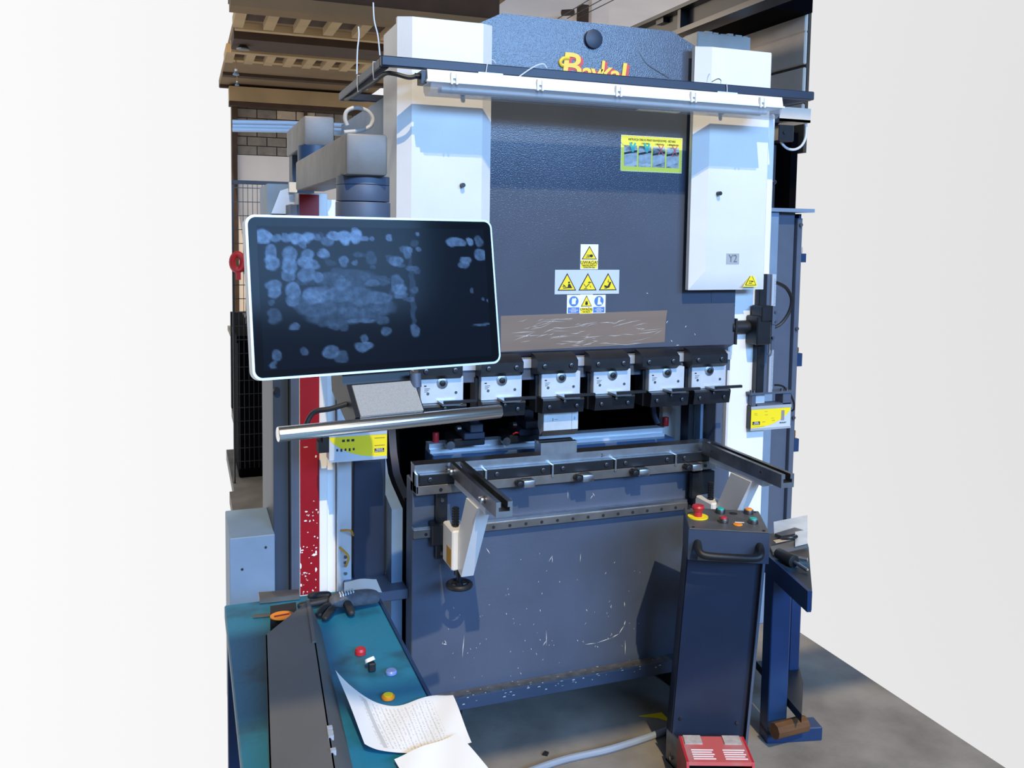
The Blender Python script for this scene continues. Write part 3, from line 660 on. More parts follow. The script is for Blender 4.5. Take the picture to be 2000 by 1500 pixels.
part('pointer', B().box(1.40, 1.45, -.052, -.046, 1.482, 1.494).box(1.396, 1.412, -.054, -.05, 1.44, 1.51).box(1.398, 1.412, -.05, -.044, 1.34, 1.45), m_grey, lr)
part('hook', B().tube([(1.402, -.046, 1.35), (1.400, -.048, 1.325), (1.390, -.05, 1.318), (1.380, -.05, 1.33)], .0035, 6), m_grey, lr)
for xx, zz in ((1.408, 1.487), (1.402, 1.388), (1.412, 1.45)): part('screw', B().cyl((xx, -.05, zz), (xx, -.058, zz), .005, seg=10), m_dsteel, lr)
part('mounting_arm', B().cyl((1.255, .02, 1.424), (1.345, .02, 1.424), .026, seg=20).box(1.262, 1.270, -.01, .06, 1.36, 1.46), m_rubber, lr)
part('hanger_bracket', B().box(1.345, 1.545, -.005, .05, 1.158, 1.166).box(1.355, 1.372, .0, .05, 1.114, 1.16).box(1.50, 1.538, .0, .05, 1.114, 1.16).box(1.38, 1.54, .0, .05, 1.112, 1.118), m_grey, lr)
for xx in (1.356, 1.370, 1.385, 1.50, 1.525): part('screw', B().cyl((xx, .01, 1.165), (xx, .01, 1.175), .0065, seg=10), m_dsteel, lr)
single('cable_loop', B().tube([at(1438, 620, y=.06), at(1455, 631, y=.07), at(1490, 640, y=.08), at(1520, 636, y=.08), at(1540, 612, y=.07), at(1546, 585, y=.06), at(1536, 563, y=.05), at(1516, 552, y=.04), at(1508, 553, y=.03)], .007, 8), m_rubber, 'black cable looping around the vertical scale at the right', 'cable')
single('cable_loop', B().tube([at(1512, 752, y=.05), at(1528, 754, y=.03), at(1542, 768, y=.03), at(1550, 785, y=.03), at(1551, 798, y=.04), at(1546, 803, y=.05)], .004, 6), m_rubber, 'thin black cable behind the right laser guard box', 'cable')

# =================================================================== LAMP RAIL AND LAMP
lrail = thing('lamp_rail', 'black square tube frame around the front of the machine carrying the lamp', 'frame', (.63, -.6, 2.18))
ry = -.22
part('front_tube', B().box(-.158, 1.42, ry, ry+.030, 2.270, 2.300, .003, 1), m_dgrey, lrail)
for xs in (-.158, 1.39): part('side_tube', B().box(xs, xs+.030, ry+.030, .57, 2.268, 2.298, .003, 1), m_dgrey, lrail)
part('rear_tube', B().box(-.128, 1.39, .54, .57, 2.268, 2.296, .003, 1), m_dgrey, lrail)
lf = thing('fluorescent_lamp', 'long white fluorescent lamp with clear cover under the black rail', 'lamp', (.61, -.22, 2.19))
xl0, xl1 = -.026, 1.256
prof = [(ry-.040, 2.232), (ry-.032, 2.264), (ry+.046, 2.264), (ry+.054, 2.232)]
part('housing', B().prism(prof, 'x', xl0, xl1).box(xl0-.004, xl1+.004, ry-.044, ry+.058, 2.226, 2.232), m_white, lf, 'white lamp housing')
dprof = [(ry-.041, 2.227), (ry+.055, 2.227), (ry+.048, 2.206), (ry+.030, 2.192), (ry-.015, 2.192), (ry-.034, 2.206)]
part('diffuser', B().prism(dprof, 'x', xl0+.01, xl1-.006), m_clear, lf, 'clear plastic diffuser')
for dy in (-.010, .024): part('tube', B().cyl((xl0+.05, ry+dy, 2.212), (xl1-.05, ry+dy, 2.212), .0085, seg=14), m_white, lf)
part('paper_label', B().box(.70, .86, ry-.012, ry+.016, 2.1905, 2.1915), mat('cream_label', (.6, .52, .36), .6), lf)
for xx in (.055, .335, .61, .89, 1.165):
    part('clip', B().box(xx-.011, xx-.005, ry-.050, ry-.040, 2.222, 2.254).box(xx+.005, xx+.011, ry-.050, ry-.040, 2.222, 2.254).box(xx-.009, xx+.009, ry-.046, ry-.036, 2.240, 2.258), m_white, lf, kind='stuff')
for xx in (.14, 1.0): part('hanger', B().box(xx, xx+.08, ry-.020, ry-.016, 2.264, 2.270), m_alu, lf)
part('gland', B().cyl((xl0-.030, ry, 2.246), (xl0, ry, 2.246), .009, seg=12).box(xl0-.016, xl0, ry-.026, ry+.026, 2.222, 2.260), m_black, lf)
single('power_cable', B().tube([(xl0-.025, ry, 2.246), (-.075, ry, 2.240), (-.115, ry+.015, 2.250), (-.135, ry+.06, 2.256), (-.140, ry+.2, 2.252), (-.141, ry+.38, 2.255), (-.143, ry+.55, 2.256), (-.146, ry+.70, 2.262)], .007, 8), m_rubber, 'black power cable running from the lamp along the rail', 'cable')
WIRES = [([(742, 108), (738, 70), (731, 40), (729, 5)], 'long white wire standing up from the rail corner'), ([(697, 145), (698, 100), (701, 70), (700, 52)], 'shorter white wire standing up from the side rail'), ([(949, 142), (953, 122), (962, 117), (968, 124)], 'white wire tie at the rail beside the left cover'), ([(1012, 151), (1040, 132), (1060, 125), (1068, 133)], 'white wire tie bent over the rail, left of the logo'), ([(1248, 101), (1262, 124), (1285, 140), (1307, 153)], 'loose grey wire standing up in front of the ram, right of the logo'), ([(1381, 160), (1383, 150), (1386, 144)], 'short dark wire end sticking up near the right cover'), ([(1390, 160), (1402, 154), (1408, 157), (1408, 163)], 'small dark wire loop on the rail before the right cover'), ([(1419, 163), (1420, 172), (1420, 183)], 'pale tie wrapped around the rail before the right cover')]
for i, (p, lb) in enumerate(WIRES):
    single('wire', B().tube([at(x, y, y=ry-.004) for x, y in p], .0022 if i in (0, 1, 3) else .0016, 6), m_pvc if i < 4 or i == 7 else m_dsteel, lb, 'wire')
for yy in (-.10, .17):
    single('cable_tie', B().tube([(-.160, yy, 2.272), (-.160, yy, 2.300), (-.126, yy, 2.301), (-.125, yy, 2.256), (-.158, yy, 2.246), (-.160, yy, 2.272)], .002, 6, smooth=False), m_pvc, 'white cable tie on the side rail, ' + ('nearer the front corner' if yy < 0 else 'nearer the machine'), 'cable tie')

# =================================================================== CONTROL MONITOR AND SWING ARM
a_, tl_ = math.radians(10.6), math.radians(9.6)
MP = (-.3491, -1.0136, 1.6417)
mon = thing('control_monitor', 'large black touch screen monitor with silver rim and finger marks', 'monitor', MP, (-tl_, 0, a_))
x0, x1, z0, z1 = -.253, .312, -.1665, .1665
def rrect(x0, x1, z0, z1, r, n=8):
    P = []
    for cx_, cz_, a0 in ((x1-r, z1-r, 0), (x0+r, z1-r, PI/2), (x0+r, z0+r, PI), (x1-r, z0+r, 3*PI/2)):
        for k in range(n+1): P.append((cx_+r*math.cos(a0+PI/2*k/n), cz_+r*math.sin(a0+PI/2*k/n)))
    return P
part('rim', B().prism(rrect(x0, x1, z0, z1, .020), 'y', -.002, .022), m_alu, mon, 'silver rim', local=True)
m_scr = mat('screen_black', (.004, .006, .010), .10, var=.1, spec=.05)
def screen_mat():
    m = bpy.data.materials.new('screen_with_smudges'); m.use_nodes = True
    n = m.node_tree.nodes; L = m.node_tree.links; b = n['Principled BSDF']; b.inputs['Specular IOR Level'].default_value = .04
    at_ = n.new('ShaderNodeAttribute'); at_.attribute_name = 'smudge'
    t = n.new('ShaderNodeTexCoord'); no = n.new('ShaderNodeTexNoise'); no.inputs['Scale'].default_value = 90; no.inputs['Detail'].default_value = 5
    L.new(t.outputs['Object'], no.inputs['Vector'])
    mr = n.new('ShaderNodeMapRange'); mr.inputs[1].default_value = .3; mr.inputs[2].default_value = .7; mr.inputs[3].default_value = .55; mr.inputs[4].default_value = 1.15
    L.new(no.outputs['Fac'], mr.inputs[0])
    mu = n.new('ShaderNodeMath'); mu.operation = 'MULTIPLY'; L.new(at_.outputs['Fac'], mu.inputs[0]); L.new(mr.outputs[0], mu.inputs[1])
    mx = n.new('ShaderNodeMix'); mx.data_type = 'RGBA'; mx.inputs[6].default_value = (.005, .008, .014, 1); mx.inputs[7].default_value = (.13, .24, .42, 1)
    L.new(mu.outputs[0], mx.inputs[0]); L.new(mx.outputs[2], b.inputs['Base Color'])
    m2 = n.new('ShaderNodeMapRange'); m2.inputs[3].default_value = .12; m2.inputs[4].default_value = .55; L.new(mu.outputs[0], m2.inputs[0]); L.new(m2.outputs[0], b.inputs['Roughness'])
    return m
part('bezel_glass', B().prism(rrect(x0+.005, x1-.005, z0+.005, z1-.005, .016), 'y', -.0035, 0), m_scr, mon, local=True)
# finger marks as grease stains on a fine grid
BL = []
def bl(px, py, rx, ry_, s): BL.append(((px-503)/440, (py-443)/282, rx/440, ry_/282, s))
for (px, py, rx, ry_, s) in [(515, 464, 13, 15, .95), (535, 466, 9, 8, .6), (552, 466, 9, 9, .6), (569, 466, 13, 13, .95), (590, 465, 12, 11, .85), (608, 466, 7, 7, .5), (583, 476, 7, 9, .6), (640, 462, 14, 10, .85), (658, 464, 12, 15, 1), (680, 462, 14, 15, 1), (697, 466, 8, 7, .7), (677, 448, 7, 6, .7), (625, 472, 12, 9, .45), (711, 466, 5, 7, .6), (744, 466, 7, 8, .7), (799, 457, 4, 4, .5), (802, 488, 5, 6, .5),
    (525, 495, 12, 16, .65), (526, 515, 14, 17, .75), (557, 500, 11, 18, .6), (556, 520, 13, 18, .65), (588, 500, 12, 14, .65), (585, 515, 16, 14, .7), (618, 498, 12, 11, .75), (598, 520, 12, 10, .6), (655, 513, 10, 11, .6), (676, 516, 5, 5, .5), (553, 540, 12, 14, .5), (585, 540, 17, 14, .5), (606, 545, 11, 10, .5), (526, 560, 14, 12, .55), (527, 575, 12, 12, .55), (560, 572, 12, 18, .6), (560, 590, 11, 11, .5), (592, 582, 18, 18, .5), (650, 562, 18, 12, .35), (705, 560, 14, 8, .35), (706, 507, 12, 16, .22), (755, 512, 16, 11, .55), (778, 495, 9, 14, .4), (785, 490, 6, 6, .5), (757, 573, 16, 12, .55), (754, 562, 12, 20, .35), (605, 580, 30, 18, .4), (640, 580, 30, 16, .35), (680, 585, 30, 20, .3), (720, 590, 26, 14, .35), (660, 550, 60, 20, .2), (690, 610, 60, 24, .22), (760, 585, 14, 8, .35),
    (600, 600, 40, 26, .25), (640, 625, 60, 20, .18), (560, 643, 8, 8, .3), (525, 620, 12, 14, .2), (728, 660, 10, 9, .3), (680, 636, 30, 6, .35), (622, 695, 16, 14, .35), (682, 688, 18, 10, .4), (685, 672, 7, 10, .3), (525, 697, 10, 12, .3), (520, 715, 6, 8, .3), (640, 705, 14, 12, .2), (784, 660, 9, 14, .3), (783, 580, 6, 80, .13), (575, 692, 8, 8, .2), (630, 645, 12, 8, .2),
    (881, 472, 20, 9, .5), (911, 471, 8, 9, .6), (932, 470, 9, 12, .25), (932, 499, 13, 13, .45), (898, 512, 13, 9, .45), (894, 523, 12, 8, .4), (907, 580, 4, 5, .2), (934, 600, 3, 4, .25), (945, 602, 4, 4, .3), (925, 655, 22, 3, .3)]: bl(px, py, rx, ry_, s)
rb = random.Random(3)
for k in range(60): bl(rb.gauss(650, 70), rb.gauss(560, 45), rb.uniform(4, 14), rb.uniform(3, 9), rb.uniform(.08, .3))
GX, GY = 190, 116
sx0, sx1, sz0, sz1 = -.231, .288, -.148, .1435
me = bpy.data.meshes.new('display')
vs, fs, sm = [], [], []
warp = random.Random(5)
wr_ = [[warp.uniform(-1, 1) for _ in range(40)] for _ in range(40)]
def wn(u, v):
    u = (u*38) % 38.999; v = (v*30) % 38.999; i, j = int(u), int(v); fu, fv = u-i, v-j
    return (wr_[i][j]*(1-fu)+wr_[i+1][j]*fu)*(1-fv)+(wr_[i][j+1]*(1-fu)+wr_[i+1][j+1]*fu)*fv
for j in range(GY+1):
    for i in range(GX+1):
        u, v = i/GX, j/GY
        vs.append((sx0+(sx1-sx0)*u, -.0038, sz1+(sz0-sz1)*v))
        uu = u+.008*wn(u, v); vv = v+.012*wn(v, u); s_ = 0
        for (bx, by, rx, ry_, k) in BL:
            dx = (uu-bx)/rx; dy = (vv-by)/ry_
            d2 = dx*dx+dy*dy
            if d2 < 1.5:
                d = math.sqrt(d2); w = min(1, max(0, (1.12-d)/.3)); w = w*w*(3-2*w)*(.82+.18*min(1, d))
                s_ = max(s_, k*w)+.25*min(s_, k*w)
        sm.append(min(1, s_))
for j in range(GY):
    for i in range(GX):
        a = j*(GX+1)+i; fs.append((a, a+GX+1, a+GX+2, a+1))
me.from_pydata(vs, [], fs); at_ = me.attributes.new('smudge', 'FLOAT', 'POINT'); at_.data.foreach_set('value', sm)
me.materials.append(screen_mat())
o = bpy.data.objects.new('display', me); COL.objects.link(o); o.parent = mon; o['label'] = 'dark display covered in finger marks'
part('back_shell', B().hexa([(x0+.01, .022, z0+.01), (x1-.01, .022, z0+.01), (x1-.01, .022, z1-.01), (x0+.01, .022, z1-.01)], [(x0+.06, .055, z0+.05), (x1-.06, .055, z0+.05), (x1-.06, .055, z1-.05), (x0+.06, .055, z1-.05)]), m_black, mon, local=True)
part('lower_box', B().prism([(.02, -.15), (.02, -.188), (-.003, -.188), (-.046, -.255), (.0, -.275), (.09, -.20), (.09, -.15)], 'x', -.062, .092), m_black, mon, 'black box below the screen', local=True)
part('box_face', B().hexa([(-.052, -.0085, -.190), (.088, -.0085, -.190), (.088, -.0495, -.253), (-.052, -.0495, -.253)], [(-.052, -.003, -.192), (.088, -.003, -.192), (.088, -.044, -.257), (-.052, -.044, -.257)]), m_wedge, mon, 'speckled silver sloping face', local=True)
hb = part('handle_bar', B().cyl((-.222, -.045, -.2725), (.276, -.045, -.2725), .0148, seg=32, bev=.0015), m_chrome, mon, 'polished steel handle bar', local=True)
part('handle_mount', B().box(-.03, .07, -.045, -.01, -.27, -.255), m_black, mon, local=True)
part('cable', B().tube([(-.05, .0, -.225), (-.09, .02, -.235), (-.12, .04, -.24), (-.135, .05, -.265), (-.138, .06, -.29)], .0055, 8), m_rubber, mon, local=True)
part('cable_gland', B().cyl((.092, -.01, -.175), (.092, -.01, -.205), .012, seg=12).cyl((.092, -.01, -.205), (.092, -.01, -.222), .006, seg=8), m_grey, mon, local=True)
sw = thing('swing_arm', 'two raw steel beams jointed above one another, carrying the monitor', 'swing arm', (-.31, .1, 1.9))
part('front_beam', B().box(-.368, -.272, -.84, .14, 1.904, 2.0, .007, 2), m_iron, sw, 'nearer raw steel beam')
part('rear_beam', B().box(-.349, -.252, .075, .60, 2.049, 2.145, .007, 2), m_iron, sw, 'rear raw steel beam, higher up')
part('joint', B().cyl((-.31, .115, 1.998), (-.31, .115, 2.05), .055, seg=32), mat('joint_blue', (.02, .05, .12), .4), sw, 'dark blue joint ring')
jc = at(709, 400, y=-.76)
part('pivot_housing', B().cyl((jc.x, -.76, 1.885), (jc.x, -.76, 1.905), .063, seg=40).cyl((jc.x, -.76, 1.846), (jc.x, -.76, 1.884), .063, seg=40, bev=.001).cyl((jc.x, -.76, 1.775), (jc.x, -.76, 1.844), .065, seg=40, bev=.001), m_grey, sw, 'grey cylindrical pivot')
part('neck', B().cyl((jc.x, -.76, 1.66), (jc.x, -.76, 1.78), .05, seg=30).box(jc.x-.04, jc.x+.04, -.95, -.74, 1.60, 1.68), m_grey, sw)
part('post', B().box(-.34, -.26, .5, .6, 0, 2.05), m_grey, sw)

# =================================================================== LEFT OF THE MACHINE
gp = thing('guard_post', 'tall white post with a worn red tape stripe, left of the machine', 'post', (-.30, .22, 0))
yq = .20
part('post_body', B().box(-.352, -.256, yq, .34, 0, 1.90, .002, 1), m_white, gp)
part('side_profile', B().box(-.374, -.353, yq-.005, .34, 0, 1.86).box(-.381, -.374, yq-.012, .34, 0, 1.86), m_grey, gp)
part('red_tape', B().box(-.350, -.284, yq-.0018, yq, .5, 1.895), m_taped, gp, 'red tape stripe')
sc = B(); rr = random.Random(21)
def flake(u, z, w, h):
    n = 7; P = []
    for k in range(n):
        a = 2*PI*k/n; P.append((min(-.2835, max(-.3505, u+w*math.cos(a)*rr.uniform(.5, 1.1))), yq-.0022, z+h*math.sin(a)*rr.uniform(.5, 1.1)))
    sc.poly(P)
for k in range(34):
    z = .5+abs(rr.gauss(0, .20)); flake(rr.uniform(-.345, -.29), z, rr.uniform(.001, .004), rr.uniform(.001, .004))
for (px, py, w, h) in [(597, 873, .009, .002), (597, 1017, .006, .003), (605, 1017, .004, .005), (611, 1007, .004, .002), (598, 999, .006, .004), (585, 1075, .007, .018), (583, 1060, .006, .014), (582, 1090, .006, .012), (590, 1074, .008, .003), (614, 1083, .012, .005), (617, 1078, .005, .008), (587, 1105, .004, .012), (617, 1112, .004, .011), (584, 1120, .005, .008), (595, 1118, .006, .003), (604, 1120, .005, .002), (588, 1143, .005, .006), (583, 1150, .006, .009), (617, 891, .004, .005), (623, 877, .003, .006), (618, 995, .004, .003), (584, 1035, .003, .012), (582, 1130, .003, .02), (585, 985, .002, .006), (621, 1000, .002, .006), (620, 1050, .003, .004)]:
    c = at(px, py, y=yq); flake(c.x, c.z, w, h)
part('peeled_spots', sc, m_wpaper, gp, 'white spots where the tape has peeled', kind='stuff', smooth=False)
sc_ = thing('side_cabinet', 'grey metal cabinet side panel left of the red striped post', 'cabinet', (-.43, .45, 0))
part('panel', B().box(-.436, -.384, .24, .30, .0, 1.34, .002, 1), mat('cabinet_slate', (.030, .048, .085), .5), sc_)
part('body', B().box(-.436, -.36, .30, .70, .0, 1.33), m_dgrey, sc_)
part('knob', B().cyl((-.424, .24, 1.222), (-.424, .225, 1.222), .011, seg=14), m_black, sc_)
ub = thing('light_box', 'pale grey sheet box above the side cabinet, left of the pivot', 'box', (-.40, .35, 1.86))
part('body', B().box(-.44, -.345, .36, .7, 1.78, 1.935), m_lgrey, ub)
part('flap', B().prism([(-.43, 1.83), (-.345, 1.83), (-.345, 1.93), (-.40, 1.91)], 'y', .33, .355), m_alu, ub)
part('lug', B().box(-.372, -.345, .30, .33, 1.905, 1.94), m_wpaper, ub)
wbx = thing('steel_box', 'pale blue steel box with bolt holes behind the teal table, lower left', 'box', (-.51, .35, 0))
part('body', B().box(-.585, -.435, .2, .52, .02, .727, .003, 1), m_lgrey, wbx)  # the shade this box stands in is put into its blue colour
for px, py in ((519, 1069), (473, 1112), (519, 1160), (470, 1019)):
    c = at(px, py, y=.2)
    if py > 1030: part('bolt_hole', B().cyl((c.x, .2015, c.z), (c.x, .1985, c.z), .0045, seg=10), m_ink, wbx)
single('cable_loop', B().tube([at(x, y, y=.30) for x, y in [(678, 245), (674, 232), (677, 218), (690, 211), (706, 212), (720, 219), (728, 232), (724, 245), (712, 252), (698, 256), (672, 258)]], .0075, 10), m_pvc, 'white hose loop standing up behind the swing arm', 'hose')
for k, (z_, r_) in enumerate(((0, .010), (8, .008), (15, .0105))):
    single('pipe', B().tube([at(x, y+z_, y=1.3) for x, y in ((454, 238), (560, 240), (660, 244+k), (764, 250))], r_, 10, smooth=False), m_pvc, ('upper', 'middle', 'lower')[k]+' pale pipe of the three running behind the swing arm', 'pipe', 'pale pipes behind the swing arm')
# fence and racks behind
fe = thing('mesh_fence', 'dark wire mesh fence behind the monitor at the left', 'fence', (-.15, 3.5, 0))
part('top_rail', B().box(-.41, .12, 3.48, 3.51, 2.075, 2.10), mat('fence_navy', (.01, .016, .03), .5), fe)
b = B(); k = 0
xx = -.40
while xx < .12: b.box(xx-.002, xx+.002, 3.494, 3.498, .1, 2.08); xx += .0315
zz = .15
while zz < 2.08: b.box(-.41, .12, 3.499, 3.503, zz-.0025, zz+.0025); zz += .095
part('wire_mesh', b, m_black, fe, kind='stuff', smooth=False)
part('post', B().box(-.41, -.40, 3.49, 3.52, 0, 2.08), m_black, fe)
def rack(x0, x1, y, label):
    t = thing('storage_rack', label, 'rack', ((x0+x1)/2, y, 0))
    for xx in (x0, x1-.05): part('upright', B().box(xx, xx+.05, y, y+.05, 0, 1.78), m_black, t)
    for zz in (.55, .95, 1.35, 1.72): part('shelf', B().box(x0, x1, y, y+.5, zz, zz+.03), m_black, t)
    return t
rack(-.2, .75, 5.5, 'dark storage rack behind the wire fence at the left')
single('dark_backing', B().box(-.30, 1.3, 6.2, 6.3, 0, .95), mat('backing_black', (.012, .013, .016), .9, var=.4, scale=3), 'added dark sheet standing in for shade behind the storage rack', 'partition')  # dark sheet added, stands in for the shade behind the rack
single('dark_filler', B().box(-.37, .45, 3.62, 4.4, 0, 1.0, .01, 1).box(-.38, .46, 3.60, 4.42, .97, 1.02), m_void, 'black box added to darken the space behind the wire fence', 'bin')  # added black box, stands in for the darkness low behind the fence
rr = random.Random(17)
for k in range(16):
    zz = (.58, .98, 1.38)[k % 3]; xx = -.14+rr.random()*.32; w, h = rr.uniform(.04, .09), rr.uniform(.05, .16)
    col = [m_black, m_dgrey, m_brown, m_lgrey, m_dsteel, m_wood][rr.randrange(6)]
    xx = -.15+(k//3)*.115
    single('rack_part', B().box(xx, xx+w, 5.55, 5.75, zz+.001, zz+h, .008, 1).cyl((xx+w/2, 5.65, zz+h), (xx+w/2, 5.65, zz+h+.02), w*.3, seg=10), col, ['black', 'dark blue', 'brown', 'pale', 'steel', 'wooden'][[m_black, m_dgrey, m_brown, m_lgrey, m_dsteel, m_wood].index(col)]+' machine part, number %s from the left on the %s shelf of the rack' % (('one', 'two', 'three', 'four', 'five', 'six')[k//3], ('lower', 'middle', 'third')[k % 3]), 'machine part', 'machine parts on the storage rack')
for px, py, hh, cc, lb in ((492, 396, .09, m_brown, 'brown tool standing on the top shelf behind the fence, left one'), (514, 396, .10, m_brown, 'brown tool standing on the top shelf behind the fence, right one'), (505, 400, .05, m_wpaper, 'white tin on the top shelf behind the fence')):
    c = at(px, py, y=5.6)
    single('shelf_tool', B().box(c.x-.03, c.x+.03, 5.58, 5.64, 1.751, 1.751+hh).box(c.x-.036, c.x+.036, 5.6, 5.63, 1.751+hh*.5, 1.751+hh*.62).cyl((c.x, 5.61, 1.751+hh), (c.x, 5.61, 1.751+hh+.04), .02, seg=10), cc, lb, 'tool')
c = at(464, 512, y=3.455)
ring = [(c.x+.035*math.cos(2*PI*k/20), 3.455, c.z+.055*math.sin(2*PI*k/20)) for k in range(21)]
single('hose_reel', B().tube(ring, .022, 10, smooth=False).box(c.x-.01, c.x+.02, 3.44, 3.478, c.z-.12, c.z-.05), m_red, 'red hose coil hanging on the wire fence left of the monitor', 'hose')
# hanging lamps
for i, (px, py, y_, sz, lb) in enumerate([(500, 18, 8.0, .13, 'nearest white hanging lamp at the upper left'), (475, 92, 9.5, .085, 'dark hanging lamp on a long rod, second from the top left'), (461, 142, 11, .045, 'small white hanging lamp, third down at the far left'), (463, 163, 12.5, .032, 'smallest hanging lamp at the far left above the wall')]):
    c = at(px, py, y=y_)
    t = thing('hanging_lamp', lb, 'lamp', tuple(c), group='lamps hanging from the ceiling')
    part('shade', B().cyl((c.x, y_, c.z-.02), (c.x, y_, c.z+sz*.45), sz, sz*.35, seg=20).cyl((c.x, y_, c.z-.035), (c.x, y_, c.z-.02), sz, seg=20), m_lgrey if i != 1 else m_dsteel, t)
    part('socket', B().cyl((c.x, y_, c.z+sz*.45), (c.x, y_, c.z+sz*1.2), sz*.4, seg=14), m_wpaper if i != 1 else m_black, t)
    part('rod', B().cyl((c.x, y_, c.z+sz*1.1), (c.x, y_, zc), .008, seg=6), m_ceil2, t)

# =================================================================== RIGHT SIDE
cb = thing('tall_cabinet', 'tall grey blue metal cabinet right of the machine', 'cabinet', (1.8, .7, 0))
part('side_panel', B().box(1.70, 1.765, .42, .95, 0, 1.885, .003, 1), m_lgrey, cb)
part('front_panel', B().box(1.765, 1.872, .45, .95, 0, 1.88, .002, 1), m_grey, cb)
part('corner_post', B().box(1.874, 1.90, .43, .47, 0, 1.86, .002, 1), m_grey, cb)
part('top_board', B().box(1.69, 1.94, .40, .95, 1.886, 1.902), m_lgrey, cb)
for zz in (1.83, 1.36, .95): part('bolt', B().cyl((1.887, .43, zz), (1.887, .42, zz), .008, seg=10), m_dsteel, cb)
rk = thing('blue_rack', 'dark blue shelf rack at the right edge beside the tall cabinet', 'rack', (1.95, .6, 0))
part('upright', B().box(1.902, 1.915, .46, .9, 0, 1.88), m_bluepaint, rk)
part('back_sheet', B().box(1.902, 1.985, .88, .9, 0, 1.88), m_black, rk)
for zz in (1.18, .78): part('shelf', B().box(1.915, 1.95, .46, .88, zz, zz+.06), m_bluepaint, rk)
part('shelf', B().box(1.915, 1.95, .46, .88, 1.66, 1.70), m_bluepaint, rk)
for zz, hh, mm, lb in ((1.241, .025, m_wood, 'brown board lying on the middle shelf of the blue rack'), (.841, .035, m_wood, 'brown board lying on the lower shelf of the blue rack'), (1.701, .03, m_pad, 'grey pad lying on the top shelf of the blue rack')):
    single('rack_board', B().box(1.918, 1.948, .48, .8, zz, zz+hh, .004, 1), mm, lb, 'board')
ct = thing('cable_tray', 'grey cable tray above the black box, upper right', 'tray', (1.95, .66, 2.31))
part('channel', B().box(1.80, 2.04, .58, .72, 2.31, 2.322).box(1.80, 2.04, .58, .586, 2.31, 2.375), m_wallp, ct)
part('mesh_end', B().box(1.80, 1.87, .575, .72, 2.29, 2.40, .01, 1), m_black, ct)
b = B()
for k in range(5): b.tube([(1.83+k*.012, .60+k*.015, 2.40), (1.9, .62, 2.39+k*.006), (2.05, .6+k*.02, 2.42+k*.005)], .006, 6)
part('cables', b, m_black, ct, kind='stuff')
bx = single('junction_box', B().box(1.85, 1.935, .56, .66, 2.215, 2.29, .004, 1).cyl((1.88, .56, 2.255), (1.88, .555, 2.255), .008, seg=12), m_black, 'small black junction box under the cable tray, upper right', 'box')
single('cable_loop', B().tube([at(x, y, y=.6) for x, y in [(1522, 268), (1527, 280), (1538, 290), (1552, 292), (1565, 285), (1573, 270), (1575, 250), (1573, 240)]], .006, 8), m_pvc, 'white cable hanging in a loop from the black junction box', 'cable')
b = B().cyl((1.86, .62, 1.90), (1.86, .62, 2.2), .018, seg=12).ball((1.86, .62, 2.03), .026, (1, 1, .6))
single('dark_pipe', b, m_dgrey, 'dark vertical pipe standing on the tall cabinet', 'pipe')

# right table with tools
RT = at(1468, 1050, z=.665)
rot = -math.radians(13)
rt = thing('work_table', 'blue steel work table at the right edge behind the pedestal', 'table', (1.27, -.16, 0), (0, 0, rot))
part('table_top', B().prism([(-.03, 0), (.20, 0), (.14, -.16), (.05, -.36), (-.03, -.54)], 'z', .605, .665), mat('worn_table_top', (.016, .12, .20), .5, col2=(.045, .042, .042), scale=7, mask=(.40, .50)), rt, 'worn teal table top', local=True)
part('edge_rail', B().box(-.045, -.031, -.54, .0, .60, .668), m_bluepaint, rt, local=True)
part('leg', B().box(-.035, .035, -.26, -.19, .03, .605, .003, 1), m_bluepaint, rt, local=True)
part('leg', B().box(.13, .17, -.06, -.02, .03, .605, .003, 1), m_bluepaint, rt, local=True)
part('floor_rail', B().box(-.035, .17, -.26, -.19, .0, .05, .003, 1), m_bluepaint, rt, local=True)
part('lower_shelf', B().prism([(.035, .02), (.20, .02), (.14, -.16), (.04, -.36)], 'z', .13, .16), m_black, rt, local=True)
TZ = .6655
def flat_on(pts, z, th): return B().prism([tuple(at(x, y, z=z).xy) for x, y in pts], 'z', z, z+th)
single('steel_offcut', flat_on([(1511, 1021), (1577, 1008), (1577, 1035), (1512, 1044)], TZ, .004), m_paleplate, 'pale sheet metal offcut at the back of the blue work table', 'metal sheet')
single('steel_offcut', flat_on([(1513, 1048), (1552, 1036), (1577, 1044), (1526, 1053)], TZ+.0045, .012), m_dsteel, 'dark flat steel offcut lying across the work table', 'metal sheet')
single('steel_offcut', flat_on([(1504, 1074), (1553, 1061), (1577, 1070), (1509, 1085)], TZ, .012), m_sheet, 'long grey steel strip on the work table', 'metal sheet')
single('steel_offcut', flat_on([(1553, 1040), (1577, 1036), (1577, 1062), (1553, 1068)], TZ+.017, .003), m_paleplate, 'pale steel sheet stacked at the right edge of the work table', 'metal sheet')
single('cardboard_scrap', flat_on([(1510, 1057), (1539, 1051), (1544, 1055), (1515, 1061)], TZ+.017, .003), m_block2, 'small tan cardboard scrap among the offcuts', 'scrap')
c = at(1546, 1050, z=TZ+.03)
single('pliers', B().tube([(c.x-.03, c.y+.02, TZ+.024), (c.x, c.y, TZ+.030), (c.x+.03, c.y+.012, TZ+.027)], .007, 8), m_black, 'black handled pliers lying on the offcuts', 'tool')
cl = thing('bar_clamp', 'steel bar clamp with black handle lying on the work table', 'clamp', tuple(at(1535, 1090, z=TZ)))
p0, p1 = at(1519, 1080, z=TZ+.02), at(1551, 1097, z=TZ+.02)
part('handle', B().cyl(p0, p1, .018, .022, seg=14, bev=.003), m_rubber, cl, 'black grip')
p2 = at(1577, 1114, z=TZ+.008)
part('steel_rod', B().cyl(p1, p2, .006, seg=10), m_steel, cl)
